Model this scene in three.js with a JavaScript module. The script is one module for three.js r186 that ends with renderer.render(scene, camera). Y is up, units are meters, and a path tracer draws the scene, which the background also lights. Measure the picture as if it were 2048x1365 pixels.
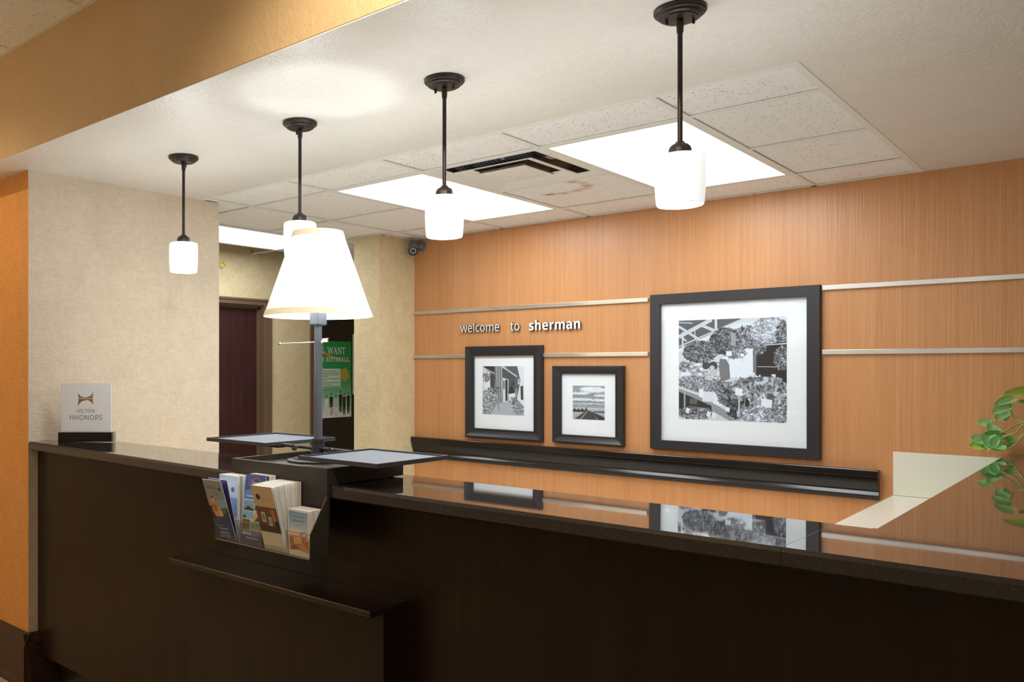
import * as THREE from 'three';
import { RoundedBoxGeometry } from 'three/addons/geometries/RoundedBoxGeometry.js';
import { mergeGeometries, toCreasedNormals } from 'three/addons/utils/BufferGeometryUtils.js';
import { FontLoader } from 'three/addons/loaders/FontLoader.js';
import { RectAreaLightUniformsLib } from 'three/addons/lights/RectAreaLightUniformsLib.js';

// ---------------------------------------------------------------- camera, light levels, exposure
const scene = new THREE.Scene();
scene.background = new THREE.Color(0x000000);
const EYE = 1.445, CEIL = 2.341, LOBBY_CEIL = 2.785;
const F = 1677.134, YAW = 0.754829725, PX = 728.075, PY = 736.34;      // focal length and principal point in pixels of the 2048 x 1365 frame
const camera = new THREE.PerspectiveCamera(2 * Math.atan(682.5 / F) * 180 / Math.PI, 2048 / 1365, 0.05, 40);
camera.position.set(0, EYE, 0);
camera.rotation.y = YAW;
camera.setViewOffset(2048, 1365, 1024 - PX, 682.5 - PY, 2048, 1365);
camera.updateProjectionMatrix();
const renderer = new THREE.WebGLRenderer({ antialias: true });
renderer.toneMapping = THREE.LinearToneMapping;
renderer.toneMappingExposure = 1.0;
renderer.shadowMap.enabled = true;
RectAreaLightUniformsLib.init();
const L = {
  troffer: 7.7, trofferColor: [0.87, 0.95, 1.0],
  pendant: 0.36, pendantColor: [0.92, 0.97, 1.0],
  lamp: 0.50, lampColor: [0.92, 0.97, 1.0],
  lobby: 8.2, lobbyColor: [1.0, 0.93, 0.83],
  wash: 9.0, washColor: [1.0, 0.86, 0.66],
  down: 2.2, downColor: [1.0, 0.80, 0.52],
  floorLamp: 2.4, floorLampColor: [1.0, 0.78, 0.52],
};

// ---------------------------------------------------------------- helpers
function rng(seed) { let a = seed >>> 0; return () => { a = (a + 0x6d2b79f5) | 0; let t = Math.imul(a ^ (a >>> 15), 1 | a); t = (t + Math.imul(t ^ (t >>> 7), 61 | t)) ^ t; return ((t ^ (t >>> 14)) >>> 0) / 4294967296; }; }
const used = {};
function numbered(name) { const n = used[name] = (used[name] ?? -1) + 1; return n ? name + '_' + String(n).padStart(3, '0') : name; }
function uvMetres(g) {
  g = g.index ? g.toNonIndexed() : g;
  const p = g.attributes.position, n = g.attributes.normal, uv = new Float32Array(p.count * 2);
  for (let i = 0; i < p.count; i += 3) {
    let nx = 0, ny = 0, nz = 0;
    for (let k = 0; k < 3; k++) { nx += n.getX(i + k); ny += n.getY(i + k); nz += n.getZ(i + k); }
    nx = Math.abs(nx); ny = Math.abs(ny); nz = Math.abs(nz);
    for (let k = 0; k < 3; k++) {
      const x = p.getX(i + k), y = p.getY(i + k), z = p.getZ(i + k);
      const [u, v] = nx >= ny && nx >= nz ? [z, y] : ny >= nz ? [x, z] : [x, y];
      uv[(i + k) * 2] = u; uv[(i + k) * 2 + 1] = v;
    }
  }
  g.setAttribute('uv', new THREE.BufferAttribute(uv, 2));
  return g;
}
function bx(x0, x1, y0, y1, z0, z1, r = 0) {
  const w = x1 - x0, h = y1 - y0, d = z1 - z0;
  const g = r ? new RoundedBoxGeometry(w, h, d, 2, Math.min(r, w / 2.01, h / 2.01, d / 2.01)) : new THREE.BoxGeometry(w, h, d);
  return g.translate((x0 + x1) / 2, (y0 + y1) / 2, (z0 + z1) / 2);
}
function cyl(r0, r1, a, b, seg = 24, open = false) {                      // a cylinder or cone from point a (radius r0) to point b (radius r1)
  const A = new THREE.Vector3(...a), B = new THREE.Vector3(...b), d = B.clone().sub(A), len = d.length();
  const g = new THREE.CylinderGeometry(r1, r0, len, seg, 1, open);
  g.applyQuaternion(new THREE.Quaternion().setFromUnitVectors(new THREE.Vector3(0, 1, 0), d.normalize()));
  return g.translate((A.x + B.x) / 2, (A.y + B.y) / 2, (A.z + B.z) / 2);
}
function lathe(pts, seg = 48) { return toCreasedNormals(new THREE.LatheGeometry(pts.map(([r, y]) => new THREE.Vector2(r, y)), seg), 0.6); }
function sphere(r, x, y, z, s = 16) { return new THREE.SphereGeometry(r, s, s).translate(x, y, z); }
function tube(pts, r, seg = 24, radial = 8) { return new THREE.TubeGeometry(new THREE.CatmullRomCurve3(pts.map((p) => new THREE.Vector3(...p))), seg, r, radial); }
function flat(list) {
  return mergeGeometries(list.map((g) => { const h = g.index ? g.toNonIndexed() : g; for (const k of Object.keys(h.attributes)) if (!['position', 'normal', 'uv'].includes(k)) h.deleteAttribute(k); return h; }));
}
function obj(name, geometry, material, parent, metres = true) {
  let g = Array.isArray(geometry) ? flat(geometry) : geometry;
  if (metres) g = uvMetres(g);
  const m = new THREE.Mesh(g, material);
  m.name = parent ? name : numbered(name);
  m.castShadow = m.receiveShadow = true;
  (parent ?? scene).add(m);
  return m;
}
const tag = (o, label, category, group) => { Object.assign(o.userData, { label, category }); if (group) o.userData.group = group; return o; };
function thing(name, label, category, pos = [0, 0, 0], turn = 0, group) {
  const o = new THREE.Group(); o.name = numbered(name); o.position.set(...pos); o.rotation.y = turn; scene.add(o);
  return tag(o, label, category, group);
}
const local = (o, g) => g.translate(-o.position.x, -o.position.y, -o.position.z);      // world-space geometry under an unturned thing
function struct(name, geometry, material, parent) { const m = obj(name, geometry, material, parent); if (!parent) m.userData.kind = 'structure'; return m; }
function prism(profile, axis, a, b) {                                      // profile [[outwards, y]] swept along x (outwards = +z) or along z (outwards = +x)
  const s = new THREE.Shape(profile.map(([o, y]) => new THREE.Vector2(o, y)));
  const g = new THREE.ExtrudeGeometry(s, { depth: b - a, bevelEnabled: false, curveSegments: 8 });
  const m = axis === 'x' ? new THREE.Matrix4().set(0, 0, 1, a, 0, 1, 0, 0, 1, 0, 0, 0, 0, 0, 0, 1) : new THREE.Matrix4().set(1, 0, 0, 0, 0, 1, 0, 0, 0, 0, 1, a, 0, 0, 0, 1);
  g.applyMatrix4(m);
  if (m.determinant() < 0) { const p = g.attributes.position, n = g.attributes.normal; for (let i = 0; i < p.count; i += 3) for (const at of [p, n]) { const t = [at.getX(i + 1), at.getY(i + 1), at.getZ(i + 1)]; at.setXYZ(i + 1, at.getX(i + 2), at.getY(i + 2), at.getZ(i + 2)); at.setXYZ(i + 2, ...t); } }
  return toCreasedNormals(g, 0.5);
}
// pixel -> point on a plane; only used to read positions off the photograph once
function ray(u, v) { const a = (u - PX) / F, b = (PY - v) / F, s = Math.sin(YAW), c = Math.cos(YAW); return [-s + a * c, b, -c - a * s]; }
const atZ = (u, v, z) => { const d = ray(u, v), k = z / d[2]; return [d[0] * k, EYE + d[1] * k, z]; };
const atY = (u, v, y) => { const d = ray(u, v), k = (y - EYE) / d[1]; return [d[0] * k, y, d[2] * k]; };

// ---------------------------------------------------------------- textures
function canvas(w, h, draw) { const c = document.createElement('canvas'); c.width = w; c.height = h; draw(c.getContext('2d'), w, h); return c; }
function tex(c, srgb = true) { const t = new THREE.CanvasTexture(c); if (srgb) t.colorSpace = THREE.SRGBColorSpace; t.wrapS = t.wrapT = THREE.RepeatWrapping; t.magFilter = THREE.LinearFilter; return t; }
function noiseGrid(n, cells, seed) {                                       // tileable smooth noise, n x n, 0..1
  const r = rng(seed), [cx, cy] = Array.isArray(cells) ? cells : [cells, cells], g = Array.from({ length: cx * cy }, r), out = new Float32Array(n * n), s = (t) => t * t * (3 - 2 * t);
  for (let y = 0; y < n; y++) for (let x = 0; x < n; x++) {
    const fx = x / n * cx, fy = y / n * cy, x0 = Math.floor(fx), y0 = Math.floor(fy), tx = s(fx - x0), ty = s(fy - y0), q = (i, j) => g[(j % cy) * cx + (i % cx)];
    out[y * n + x] = (q(x0, y0) * (1 - tx) + q(x0 + 1, y0) * tx) * (1 - ty) + (q(x0, y0 + 1) * (1 - tx) + q(x0 + 1, y0 + 1) * tx) * ty;
  }
  return out;
}
function noiseTex(n, layers, size, { srgb = true, base = [1, 1, 1], low = null } = {}) {   // layers: [cells, weight, seed]; colour from low to base
  const acc = new Float32Array(n * n); let sum = 0;
  for (const [cells, w, seed] of layers) { const g = noiseGrid(n, cells, seed); sum += w; for (let i = 0; i < acc.length; i++) acc[i] += w * g[i]; }
  const data = new Uint8Array(n * n * 4), lo = low ?? [0, 0, 0];
  for (let i = 0; i < acc.length; i++) { const t = Math.min(1, Math.max(0, 0.5 + (acc[i] / sum - 0.5) * 1.7)); for (let c = 0; c < 3; c++) data[i * 4 + c] = 255 * (lo[c] + (base[c] - lo[c]) * t); data[i * 4 + 3] = 255; }
  const t = new THREE.DataTexture(data, n, n); t.wrapS = t.wrapT = THREE.RepeatWrapping; t.magFilter = THREE.LinearFilter; t.needsUpdate = true;
  if (srgb) t.colorSpace = THREE.SRGBColorSpace;
  t.repeat.set(1 / size[0], 1 / size[1]);
  return t;
}
const rgb = (r, g, b) => [r / 255, g / 255, b / 255];
const std = (o) => new THREE.MeshPhysicalMaterial({ roughness: 0.6, ...o });

const weaveBump = noiseTex(512, [[[14, 230], 1, 11], [[230, 14], 0.7, 12], [[22, 120], 1, 13], [[120, 22], 0.7, 14], [60, 1.2, 15]], [0.5, 0.5], { srgb: false });
const weaveLayers = [[[14, 150], 0.8, 21], [[150, 14], 0.6, 22], [[26, 90], 0.8, 23], [60, 1.0, 26], [24, 1.0, 24], [7, 0.9, 25]];
const wallpaper = std({ map: noiseTex(512, weaveLayers, [0.55, 0.55], { base: rgb(224, 209, 187), low: rgb(208, 192, 168) }), bumpMap: weaveBump, bumpScale: 0.0015, roughness: 0.75 });
const wallpaperFar = std({ map: noiseTex(512, [[[40, 160], 1, 31], [60, 1, 32], [12, 0.8, 33]], [0.5, 0.5], { base: rgb(222, 203, 164), low: rgb(205, 184, 143) }), bumpMap: weaveBump, bumpScale: 0.001, roughness: 0.7 });
const wallpaperOrange = std({ map: noiseTex(512, weaveLayers, [0.5, 0.5], { base: rgb(224, 160, 90), low: rgb(208, 142, 72) }), bumpMap: weaveBump, bumpScale: 0.0012, roughness: 0.7 });
const soffitPaint = std({ map: noiseTex(256, [[8, 1, 41], [60, 1, 42]], [1, 1], { base: rgb(214, 184, 142), low: rgb(208, 178, 136) }), bumpMap: noiseTex(512, [[90, 1, 43], [40, 1, 44]], [0.5, 0.5], { srgb: false }), bumpScale: 0.0008, roughness: 0.65 });
const gypsum = std({ map: noiseTex(256, [[6, 1, 51], [50, 1, 52]], [1, 1], { base: rgb(238, 235, 229), low: rgb(233, 230, 223) }), bumpMap: noiseTex(512, [[110, 1, 53], [50, 1, 54]], [0.4, 0.4], { srgb: false }), bumpScale: 0.0009, roughness: 0.4 });
const laminate = std({
  map: noiseTex(1024, [[[340, 3], 1.4, 61], [[150, 2], 1.2, 62], [[60, 1], 1.0, 63], [[480, 12], 1.0, 64], [[9, 1], 0.35, 65]], [1.1, 1.1], { base: rgb(212, 154, 104), low: rgb(198, 136, 86) }),
  bumpMap: noiseTex(512, [[[230, 4], 1, 66], [[90, 2], 1, 67]], [0.6, 0.6], { srgb: false }), bumpScale: 0.0004, roughness: 0.36,
});
const espressoMap = noiseTex(512, [[[160, 3], 1, 71], [[60, 2], 1, 72], [[14, 3], 1, 73]], [0.8, 0.8], { base: rgb(45, 28, 17), low: rgb(30, 18, 11) });
const espresso = std({ map: espressoMap, roughness: 0.3, specularIntensity: 0.55 });
const espressoTop = std({ map: espressoMap, roughness: 0.3 });
const trimBrown = std({ map: noiseTex(256, [[[4, 60], 1, 75], [20, 1, 76]], [0.5, 0.5], { base: rgb(70, 44, 32), low: rgb(52, 31, 22) }), roughness: 0.35 });
const casingBrown = std({ color: new THREE.Color('#6b5340'), roughness: 0.45 });
const burgundy = std({ map: noiseTex(256, [[[70, 2], 1, 77], [[24, 2], 1, 78]], [0.6, 0.6], { base: rgb(68, 35, 36), low: rgb(52, 26, 28) }), roughness: 0.35 });
const darkDoor = std({ color: new THREE.Color('#241d19'), roughness: 0.4 });
const graniteMap = (() => {
  const r = rng(81), n = 1024;
  return tex(canvas(n, n, (c) => {
    c.fillStyle = '#2c2a2e'; c.fillRect(0, 0, n, n);
    for (let i = 0; i < 26000; i++) { const g = 20 + r() * 80, s = 0.6 + r() * 2.2; c.fillStyle = `rgba(${g + 6},${g},${g},${0.3 + r() * 0.5})`; c.fillRect(r() * n, r() * n, s, s * (0.5 + r())); }
    for (let i = 0; i < 3200; i++) { const g = 80 + r() * 90; c.fillStyle = `rgba(${g},${g},${g + 4},0.7)`; c.fillRect(r() * n, r() * n, 1.4, 1.4); }
  }));
})();
graniteMap.repeat.set(1 / 0.7, 1 / 0.7);
const granite = std({ map: graniteMap, roughness: 0.03, ior: 1.7, clearcoat: 0.3, clearcoatRoughness: 0.015 });
const blackFrame = std({ color: new THREE.Color('#2b2a2d'), roughness: 0.35 });
const blackWood = std({ color: new THREE.Color('#221d1a'), roughness: 0.3 });
const blackBox = std({ map: noiseTex(256, [[80, 1, 83], [10, 1, 84]], [0.4, 0.4], { base: rgb(50, 45, 41), low: rgb(42, 38, 35) }), roughness: 0.42 });
const greyMetal = std({ color: new THREE.Color('#5b616c'), roughness: 0.38, metalness: 0.25 });
const darkMetal = std({ color: new THREE.Color('#3a3c42'), roughness: 0.4, metalness: 0.3 });
const bronze = std({ map: noiseTex(128, [[30, 1, 85], [6, 1, 86]], [0.2, 0.2], { base: rgb(58, 50, 46), low: rgb(42, 36, 33) }), roughness: 0.42, metalness: 0.3 });
const chrome = std({ color: new THREE.Color('#d5d8de'), roughness: 0.15, metalness: 1 });
const brushed = std({ map: noiseTex(256, [[[3, 120], 1, 87]], [0.3, 0.03], { base: rgb(226, 221, 212), low: rgb(206, 201, 192) }), roughness: 0.32, metalness: 0.85 });
const letterFace = std({ color: new THREE.Color('#eeeeec'), roughness: 0.35, metalness: 0.1 });
const letterSide = std({ color: new THREE.Color('#6a6864'), roughness: 0.45, metalness: 0.5 });
const whitePaint = std({ color: new THREE.Color('#f1f0ea'), roughness: 0.5 });
const whiteLaminate = std({ color: new THREE.Color('#e9e6d6'), roughness: 0.3 });
const matBoard = std({ color: new THREE.Color('#eff4f9'), roughness: 0.8 });
const paper = std({ color: new THREE.Color('#f7f6f5'), roughness: 0.75 });
const glassPane = std({ color: 0xffffff, transmission: 1, thickness: 0, roughness: 0.02, ior: 1.5 });
const acrylic = std({ color: new THREE.Color('#f4f7f7'), transmission: 1, thickness: 0, roughness: 0.03, ior: 1.48 });
const trayFelt = std({ map: noiseTex(128, [[60, 1, 88]], [0.1, 0.1], { base: rgb(108, 118, 134), low: rgb(100, 110, 126) }), roughness: 0.4 });
const floorMat = std({ map: noiseTex(512, [[120, 1, 91], [30, 1, 92], [6, 1, 93]], [1.2, 1.2], { base: rgb(206, 190, 160), low: rgb(180, 164, 134) }), roughness: 0.5 });
const lensGlow = new THREE.MeshStandardMaterial({ color: 0xffffff, emissive: new THREE.Color(1, 0.99, 0.97), emissiveIntensity: 1.25, roughness: 0.6 });
const opalGlow = new THREE.MeshStandardMaterial({ color: 0xf6f6f4, emissive: new THREE.Color(0.94, 0.98, 1.0), emissiveIntensity: 0.72, roughness: 0.25 });
const bulbGlow = new THREE.MeshStandardMaterial({ color: 0xffffff, emissive: new THREE.Color(1, 0.99, 0.97), emissiveIntensity: 2.5, roughness: 0.5 });
const warmGlow = new THREE.MeshStandardMaterial({ color: 0xffffff, emissive: new THREE.Color(1, 0.8, 0.5), emissiveIntensity: 1.5, roughness: 0.6 });

// mineral-fibre ceiling tile: pinholes and short fissures
function tileTexture(seed, stain) {
  const r = rng(seed), n = 512;
  const marks = Array.from({ length: 620 }, () => [r() * n, r() * n, r() < 0.45 ? 1 + r() * 1.2 : 0, r() * 6.3, 2 + r() * 6, 0.8 + r() * 0.9]);
  const paint = (c, ground, ink) => {
    c.fillStyle = ground; c.fillRect(0, 0, n, n);
    c.strokeStyle = c.fillStyle = ink; c.lineCap = 'round';
    for (const [x, y, dot, a, l, w] of marks) { c.beginPath(); if (dot) { c.arc(x, y, dot, 0, 7); c.fill(); } else { c.lineWidth = w; c.moveTo(x, y); c.lineTo(x + Math.cos(a) * l, y + Math.sin(a) * l); c.stroke(); } }
  };
  const map = tex(canvas(n, n, (c) => {
    paint(c, '#fbfaf8', 'rgba(122,116,106,0.75)');
    for (let i = 0; i < 5000; i++) { const g = 228 + r() * 24; c.fillStyle = `rgba(${g},${g - 2},${g - 7},0.35)`; c.fillRect(r() * n, r() * n, 2, 2); }
    if (stain) for (let i = 0; i < 90; i++) { const a = r() * 3.2 - 0.8, q = 150 + r() * 26; c.fillStyle = `rgba(150,104,52,${0.05 + r() * 0.06})`; c.beginPath(); c.ellipse(stain[0] * n + Math.cos(a) * q * 0.9, stain[1] * n + Math.sin(a) * q * 0.7, 10 + r() * 22, 6 + r() * 12, a, 0, 7); c.fill(); }
  }));
  const bump = tex(canvas(n, n, (c) => paint(c, '#ffffff', '#000000')), false);
  for (const t of [map, bump]) t.repeat.set(1 / 0.6, 1 / 0.6);
  return std({ map, bumpMap: bump, bumpScale: 0.0015, roughness: 0.9 });
}
const tileMats = [tileTexture(101), tileTexture(102)], tileStained = tileTexture(103, [0.35, 0.2]);

// ---------------------------------------------------------------- the room shell
struct('floor', bx(-6.62, 2.62, -0.1, 0, -1.87, 4.62), floorMat);
struct('floor_staff', bx(-6.62, 2.62, -0.1, 0, -6.12, -1.87), std({ map: noiseTex(256, [[60, 1, 94], [9, 1, 95]], [1, 1], { base: rgb(236, 233, 226), low: rgb(224, 220, 212) }), roughness: 0.35 }));
struct('wall_back', bx(-3.775, 2.5, 0, CEIL + 0.1, -4.65, -4.53), laminate);
struct('column', bx(-4.012, -3.775, 0, CEIL + 0.05, -4.65, -4.165), wallpaperFar);
{ // lobby wall: warm paper towards the lobby, beige on the end that faces the desk
  const g = new THREE.BoxGeometry(2.8, CEIL, 0.12).translate(-5.1, CEIL / 2, -1.78);
  const m = obj('wall_front', g, [wallpaper, wallpaperOrange, wallpaperOrange, wallpaperOrange, wallpaperOrange, wallpaperFar], null, false);
  const p = g.attributes.position, n = g.attributes.normal, uv = g.attributes.uv;
  for (let i = 0; i < p.count; i++) uv.setXY(i, Math.abs(n.getX(i)) > 0.5 ? p.getZ(i) : p.getX(i), p.getY(i));
  m.userData.kind = 'structure';
}
struct('wall_left', bx(-3.82, -3.70, 0, CEIL, -2.782, -1.84), wallpaper);
struct('wall_far', [bx(-5.285, -5.165, 0, CEIL + 0.1, -3.40, -1.84), bx(-5.285, -5.165, 1.945, CEIL + 0.1, -4.34, -3.40), bx(-5.285, -5.165, 0, CEIL + 0.1, -4.86, -4.34), bx(-5.285, -5.165, 2.06, CEIL + 0.1, -5.78, -4.86), bx(-5.285, -5.165, 0, CEIL + 0.1, -6.0, -5.78)], wallpaperFar);
struct('wall_end', bx(-5.285, -3.915, 0, CEIL + 0.1, -6.12, -6.0), wallpaperFar);
struct('wall_corridor', bx(-4.012, -3.915, 0, CEIL + 0.1, -6.0, -4.65), wallpaperFar);
struct('wall_right', bx(2.5, 2.62, 0, 2.9, -4.65, 4.62), wallpaper);
struct('wall_lobby_back', bx(-6.62, 2.5, 0, 2.9, 4.5, 4.62), wallpaper);
struct('wall_lobby_left', bx(-6.62, -6.5, 0, 2.9, -1.84, 4.5), wallpaper);
struct('soffit', bx(-6.5, 2.5, CEIL + 0.004, LOBBY_CEIL + 0.1, -1.66, -1.56), soffitPaint);

// ceiling over the desk: painted board with a field of lay-in tiles
const ceiling = new THREE.Group(); ceiling.name = 'ceiling'; ceiling.userData.kind = 'structure'; scene.add(ceiling);
const GX0 = -3.0431, P = 0.6096, GZ1 = -2.982, GZ0 = -2.663, GXR = -0.76, ZB = -4.53;
obj('ceiling_board', bx(-6.5, 2.5, CEIL, CEIL + 0.06, GZ0, -1.562), gypsum, ceiling);
obj('ceiling_board', bx(GXR, 2.5, CEIL, CEIL + 0.06, ZB, GZ0), gypsum, ceiling);
obj('ceiling_deck', bx(-6.5, 2.5, 2.70, 2.75, -6.12, -1.66), darkDoor, ceiling);
const colX = []; for (let c = -4; c <= 3; c++) colX.push(GX0 + P * c); colX.push(GXR);
const rowZ = [GZ0, GZ1, GZ1 - P, GZ1 - 2 * P, ZB, GZ1 - 3 * P, GZ1 - 4 * P, -6.0];
{
  const r = rng(7), T = 0.012;
  const lights = new Set(['4,1', '4,2', '6,1', '6,2', '1,1', '1,2', '5,1']);
  const tile = (x0, x1, z0, z1, i, j) => {
    const y = CEIL + 0.0045 + r() * 0.0015, m = obj('ceiling_tile', bx(x0 + 0.002, x1 - 0.002, y, y + 0.016, z1 + 0.002, z0 - 0.002, 0.0015), i === 5 && j === 2 ? tileStained : tileMats[(i + j) % 2], ceiling);
    if (i === 5 && j === 2) m.userData.label = 'water-stained ceiling tile';
    return m;
  };
  for (let i = 0; i < 8; i++) for (let j = 0; j < 4; j++) {
    if (lights.has(i + ',' + j) || colX[i] < -5.3) continue;
    tile(Math.max(colX[i], -5.165), colX[i + 1], rowZ[j], rowZ[j + 1], i, j);
  }
  for (let i = 0; i < 3; i++) for (const [z0, z1] of [[ZB, rowZ[5]], [rowZ[5], rowZ[6]], [rowZ[6], -6]]) tile(Math.max(colX[i], -5.165), Math.min(colX[i + 1], -4.012), z0, z1, i, 3);
  // inverted T bars: long runs away from the lobby, short cross bars between them
  for (let i = 1; i < 8; i++) obj('grid_bar', bx(colX[i] - T, colX[i] + T, CEIL, CEIL + 0.003, ZB, GZ0 - 0.02), whitePaint, ceiling);
  for (let j = 1; j < 4; j++) for (let i = 0; i < 8; i++) if (!['4,2', '6,2', '1,2'].includes(i + ',' + j)) obj('grid_bar', bx(Math.max(colX[i] + T, -5.165), colX[i + 1] - T, CEIL, CEIL + 0.003, rowZ[j] - T, rowZ[j] + T), whitePaint, ceiling);
  obj('wall_angle', bx(-5.165, GXR - 0.02, CEIL - 0.001, CEIL + 0.003, GZ0 - 0.02, GZ0 + 0.004), whitePaint, ceiling);
  obj('wall_angle', bx(GXR - 0.02, GXR + 0.006, CEIL - 0.0015, CEIL + 0.003, ZB, GZ0 + 0.004), whitePaint, ceiling);
  obj('wall_angle', bx(-3.775, GXR - 0.02, CEIL, CEIL + 0.003, ZB, ZB + 0.018), whitePaint, ceiling);
  obj('wall_angle', bx(-4.012 - 0.018, -3.775 + 0.018, CEIL, CEIL + 0.003, -4.165, -4.147), whitePaint, ceiling);
  obj('wall_angle', bx(-3.775, -3.757, CEIL, CEIL + 0.003, ZB + 0.018, -4.165), whitePaint, ceiling);
}
// lobby ceiling: tiles where the photo shows them, board beyond
const lobbyCeiling = new THREE.Group(); lobbyCeiling.name = 'ceiling_lobby'; lobbyCeiling.userData.kind = 'structure'; scene.add(lobbyCeiling);
obj('ceiling_board', bx(-6.5, 2.5, LOBBY_CEIL + 0.02, LOBBY_CEIL + 0.1, -1.56, 4.5), gypsum, lobbyCeiling);
{
  const xs = []; for (let x = -5.94; x < 2.5; x += P) xs.push(x); const zs = [-1.56, -1.27, -0.66, -0.05, 0.56, 1.17, 1.78, 2.39, 3.0, 3.61, 4.22];
  for (let i = 0; i < xs.length - 1; i++) for (let j = 0; j < zs.length - 1; j++) obj('ceiling_tile', bx(xs[i] + 0.004, xs[i + 1] - 0.004, LOBBY_CEIL + 0.003, LOBBY_CEIL + 0.018, zs[j] + 0.004, zs[j + 1] - 0.004), tileMats[(i + j) % 2], lobbyCeiling);
  for (const x of xs) obj('grid_bar', bx(x - 0.012, x + 0.012, LOBBY_CEIL, LOBBY_CEIL + 0.003, -1.54, 4.5), whitePaint, lobbyCeiling);
  for (const z of zs.slice(1)) obj('grid_bar', bx(-6.5, 2.5, LOBBY_CEIL - 0.0005, LOBBY_CEIL + 0.0025, z - 0.012, z + 0.012), whitePaint, lobbyCeiling);
  obj('wall_angle', bx(-6.5, 2.5, LOBBY_CEIL, LOBBY_CEIL + 0.003, -1.56, -1.54), whitePaint, lobbyCeiling);
}
// baseboard with moulded cap and shoe
{
  const prof = [[0, 0], [0.030, 0], [0.030, 0.012], [0.026, 0.024], [0.018, 0.032], [0.016, 0.040], [0.016, 0.192], [0.022, 0.196], [0.026, 0.206], [0.024, 0.216], [0.017, 0.224], [0.014, 0.236], [0.008, 0.248], [0, 0.248]];
  struct('baseboard_left', prism(prof, 'x', -6.5, -3.672).translate(0, 0, -1.72), trimBrown);
  struct('baseboard_left_return', prism(prof, 'z', -1.862, -1.692).translate(-3.70, 0, 0), trimBrown);
}
// doors in the far wall
{
  const d = new THREE.Group(); d.name = 'door_1'; d.userData.kind = 'structure'; d.position.set(-5.165, 0, -3.87); scene.add(d);
  const cas = (a, b, y0, y1) => local(d, flat([bx(-5.165, -5.148, y0, y1, a, b, 0.003)]));
  obj('door_leaf', local(d, bx(-5.265, -5.225, 0.01, 1.93, -4.31, -3.43)), burgundy, d);
  obj('door_jamb', [local(d, bx(-5.285, -5.165, 0, 1.945, -4.34, -4.31)), local(d, bx(-5.285, -5.165, 0, 1.945, -3.43, -3.40)), local(d, bx(-5.285, -5.165, 1.93, 1.945, -4.31, -3.43)), local(d, bx(-5.225, -5.205, 0, 1.93, -4.31, -4.296)), local(d, bx(-5.225, -5.205, 1.915, 1.93, -4.31, -3.43))], casingBrown, d);
  obj('door_casing', [cas(-4.392, -4.318, 0, 1.990), cas(-3.425, -3.35, 0, 1.990), cas(-4.318, -3.425, 1.940, 1.990), local(d, bx(-5.148, -5.140, 0, 1.990, -4.392, -4.365, 0.003)), local(d, bx(-5.148, -5.140, 1.972, 1.990, -4.365, -3.35, 0.003))], casingBrown, d);
  obj('door_handle', [local(d, cyl(0.011, 0.011, [-5.225, 0.95, -3.5], [-5.17, 0.95, -3.5])), local(d, cyl(0.009, 0.009, [-5.175, 0.95, -3.5], [-5.175, 0.95, -3.62]))], chrome, d);
}
{
  const d = new THREE.Group(); d.name = 'door_2'; d.userData.kind = 'structure'; d.position.set(-5.165, 0, -5.32); scene.add(d);
  obj('door_leaf', local(d, bx(-5.22, -5.172, 0.01, 2.05, -5.75, -4.885)), darkDoor, d);
  obj('door_jamb', [local(d, bx(-5.285, -5.165, 0, 2.06, -4.885, -4.86)), local(d, bx(-5.285, -5.165, 0, 2.06, -5.78, -5.755)), local(d, bx(-5.285, -5.165, 2.05, 2.06, -5.755, -4.885))], casingBrown, d);
  obj('door_casing', [local(d, bx(-5.165, -5.152, 0, 2.09, -4.89, -4.825, 0.003)), local(d, bx(-5.165, -5.152, 2.05, 2.09, -5.80, -4.89, 0.003))], casingBrown, d);
}

// ---------------------------------------------------------------- ceiling fixtures
function troffer(x0, label) {
  const x1 = x0 + P, z1 = GZ1, z0 = GZ1 - 2 * P, t = thing('ceiling_light', label, 'ceiling light', [(x0 + x1) / 2, CEIL, (z0 + z1) / 2], 0);
  const w = P / 2 - 0.012, d = P - 0.012, fr = 0.016;
  const bar = (a, b, c, e) => bx(a, b, 0.0, 0.012, c, e, 0.002);
  obj('frame', [bar(-w, -w + fr, -d, d), bar(w - fr, w, -d, d), bar(-w + fr, w - fr, -d, -d + fr), bar(-w + fr, w - fr, d - fr, d)], whitePaint, t);
  obj('housing', [bx(-w, w, 0.10, 0.11, -d, d), bx(-w, -w + 0.004, 0.012, 0.10, -d, d), bx(w - 0.004, w, 0.012, 0.10, -d, d), bx(-w + 0.004, w - 0.004, 0.012, 0.10, -d, -d + 0.004), bx(-w + 0.004, w - 0.004, 0.012, 0.10, d - 0.004, d)], whitePaint, t);
  obj('lens', bx(-w + fr, w - fr, 0.006, 0.010, -d + fr, d - fr), lensGlow, t);
  const light = new THREE.RectAreaLight(new THREE.Color().setRGB(...L.trofferColor), L.troffer, 2 * (w - fr), 2 * (d - fr));
  light.position.set(0, 0.004, 0); light.rotation.x = -Math.PI / 2; light.name = 'troffer_light'; t.add(light);
  return t;
}
troffer(GX0 + 2 * P, 'square-lensed white ceiling panel light nearest the large market picture, right of the air vent');
troffer(GX0, 'bright flat ceiling panel light on the left side of the air vent');
troffer(GX0 - 3 * P, 'ceiling panel light over the back passage, half hidden by the left wall');

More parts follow.
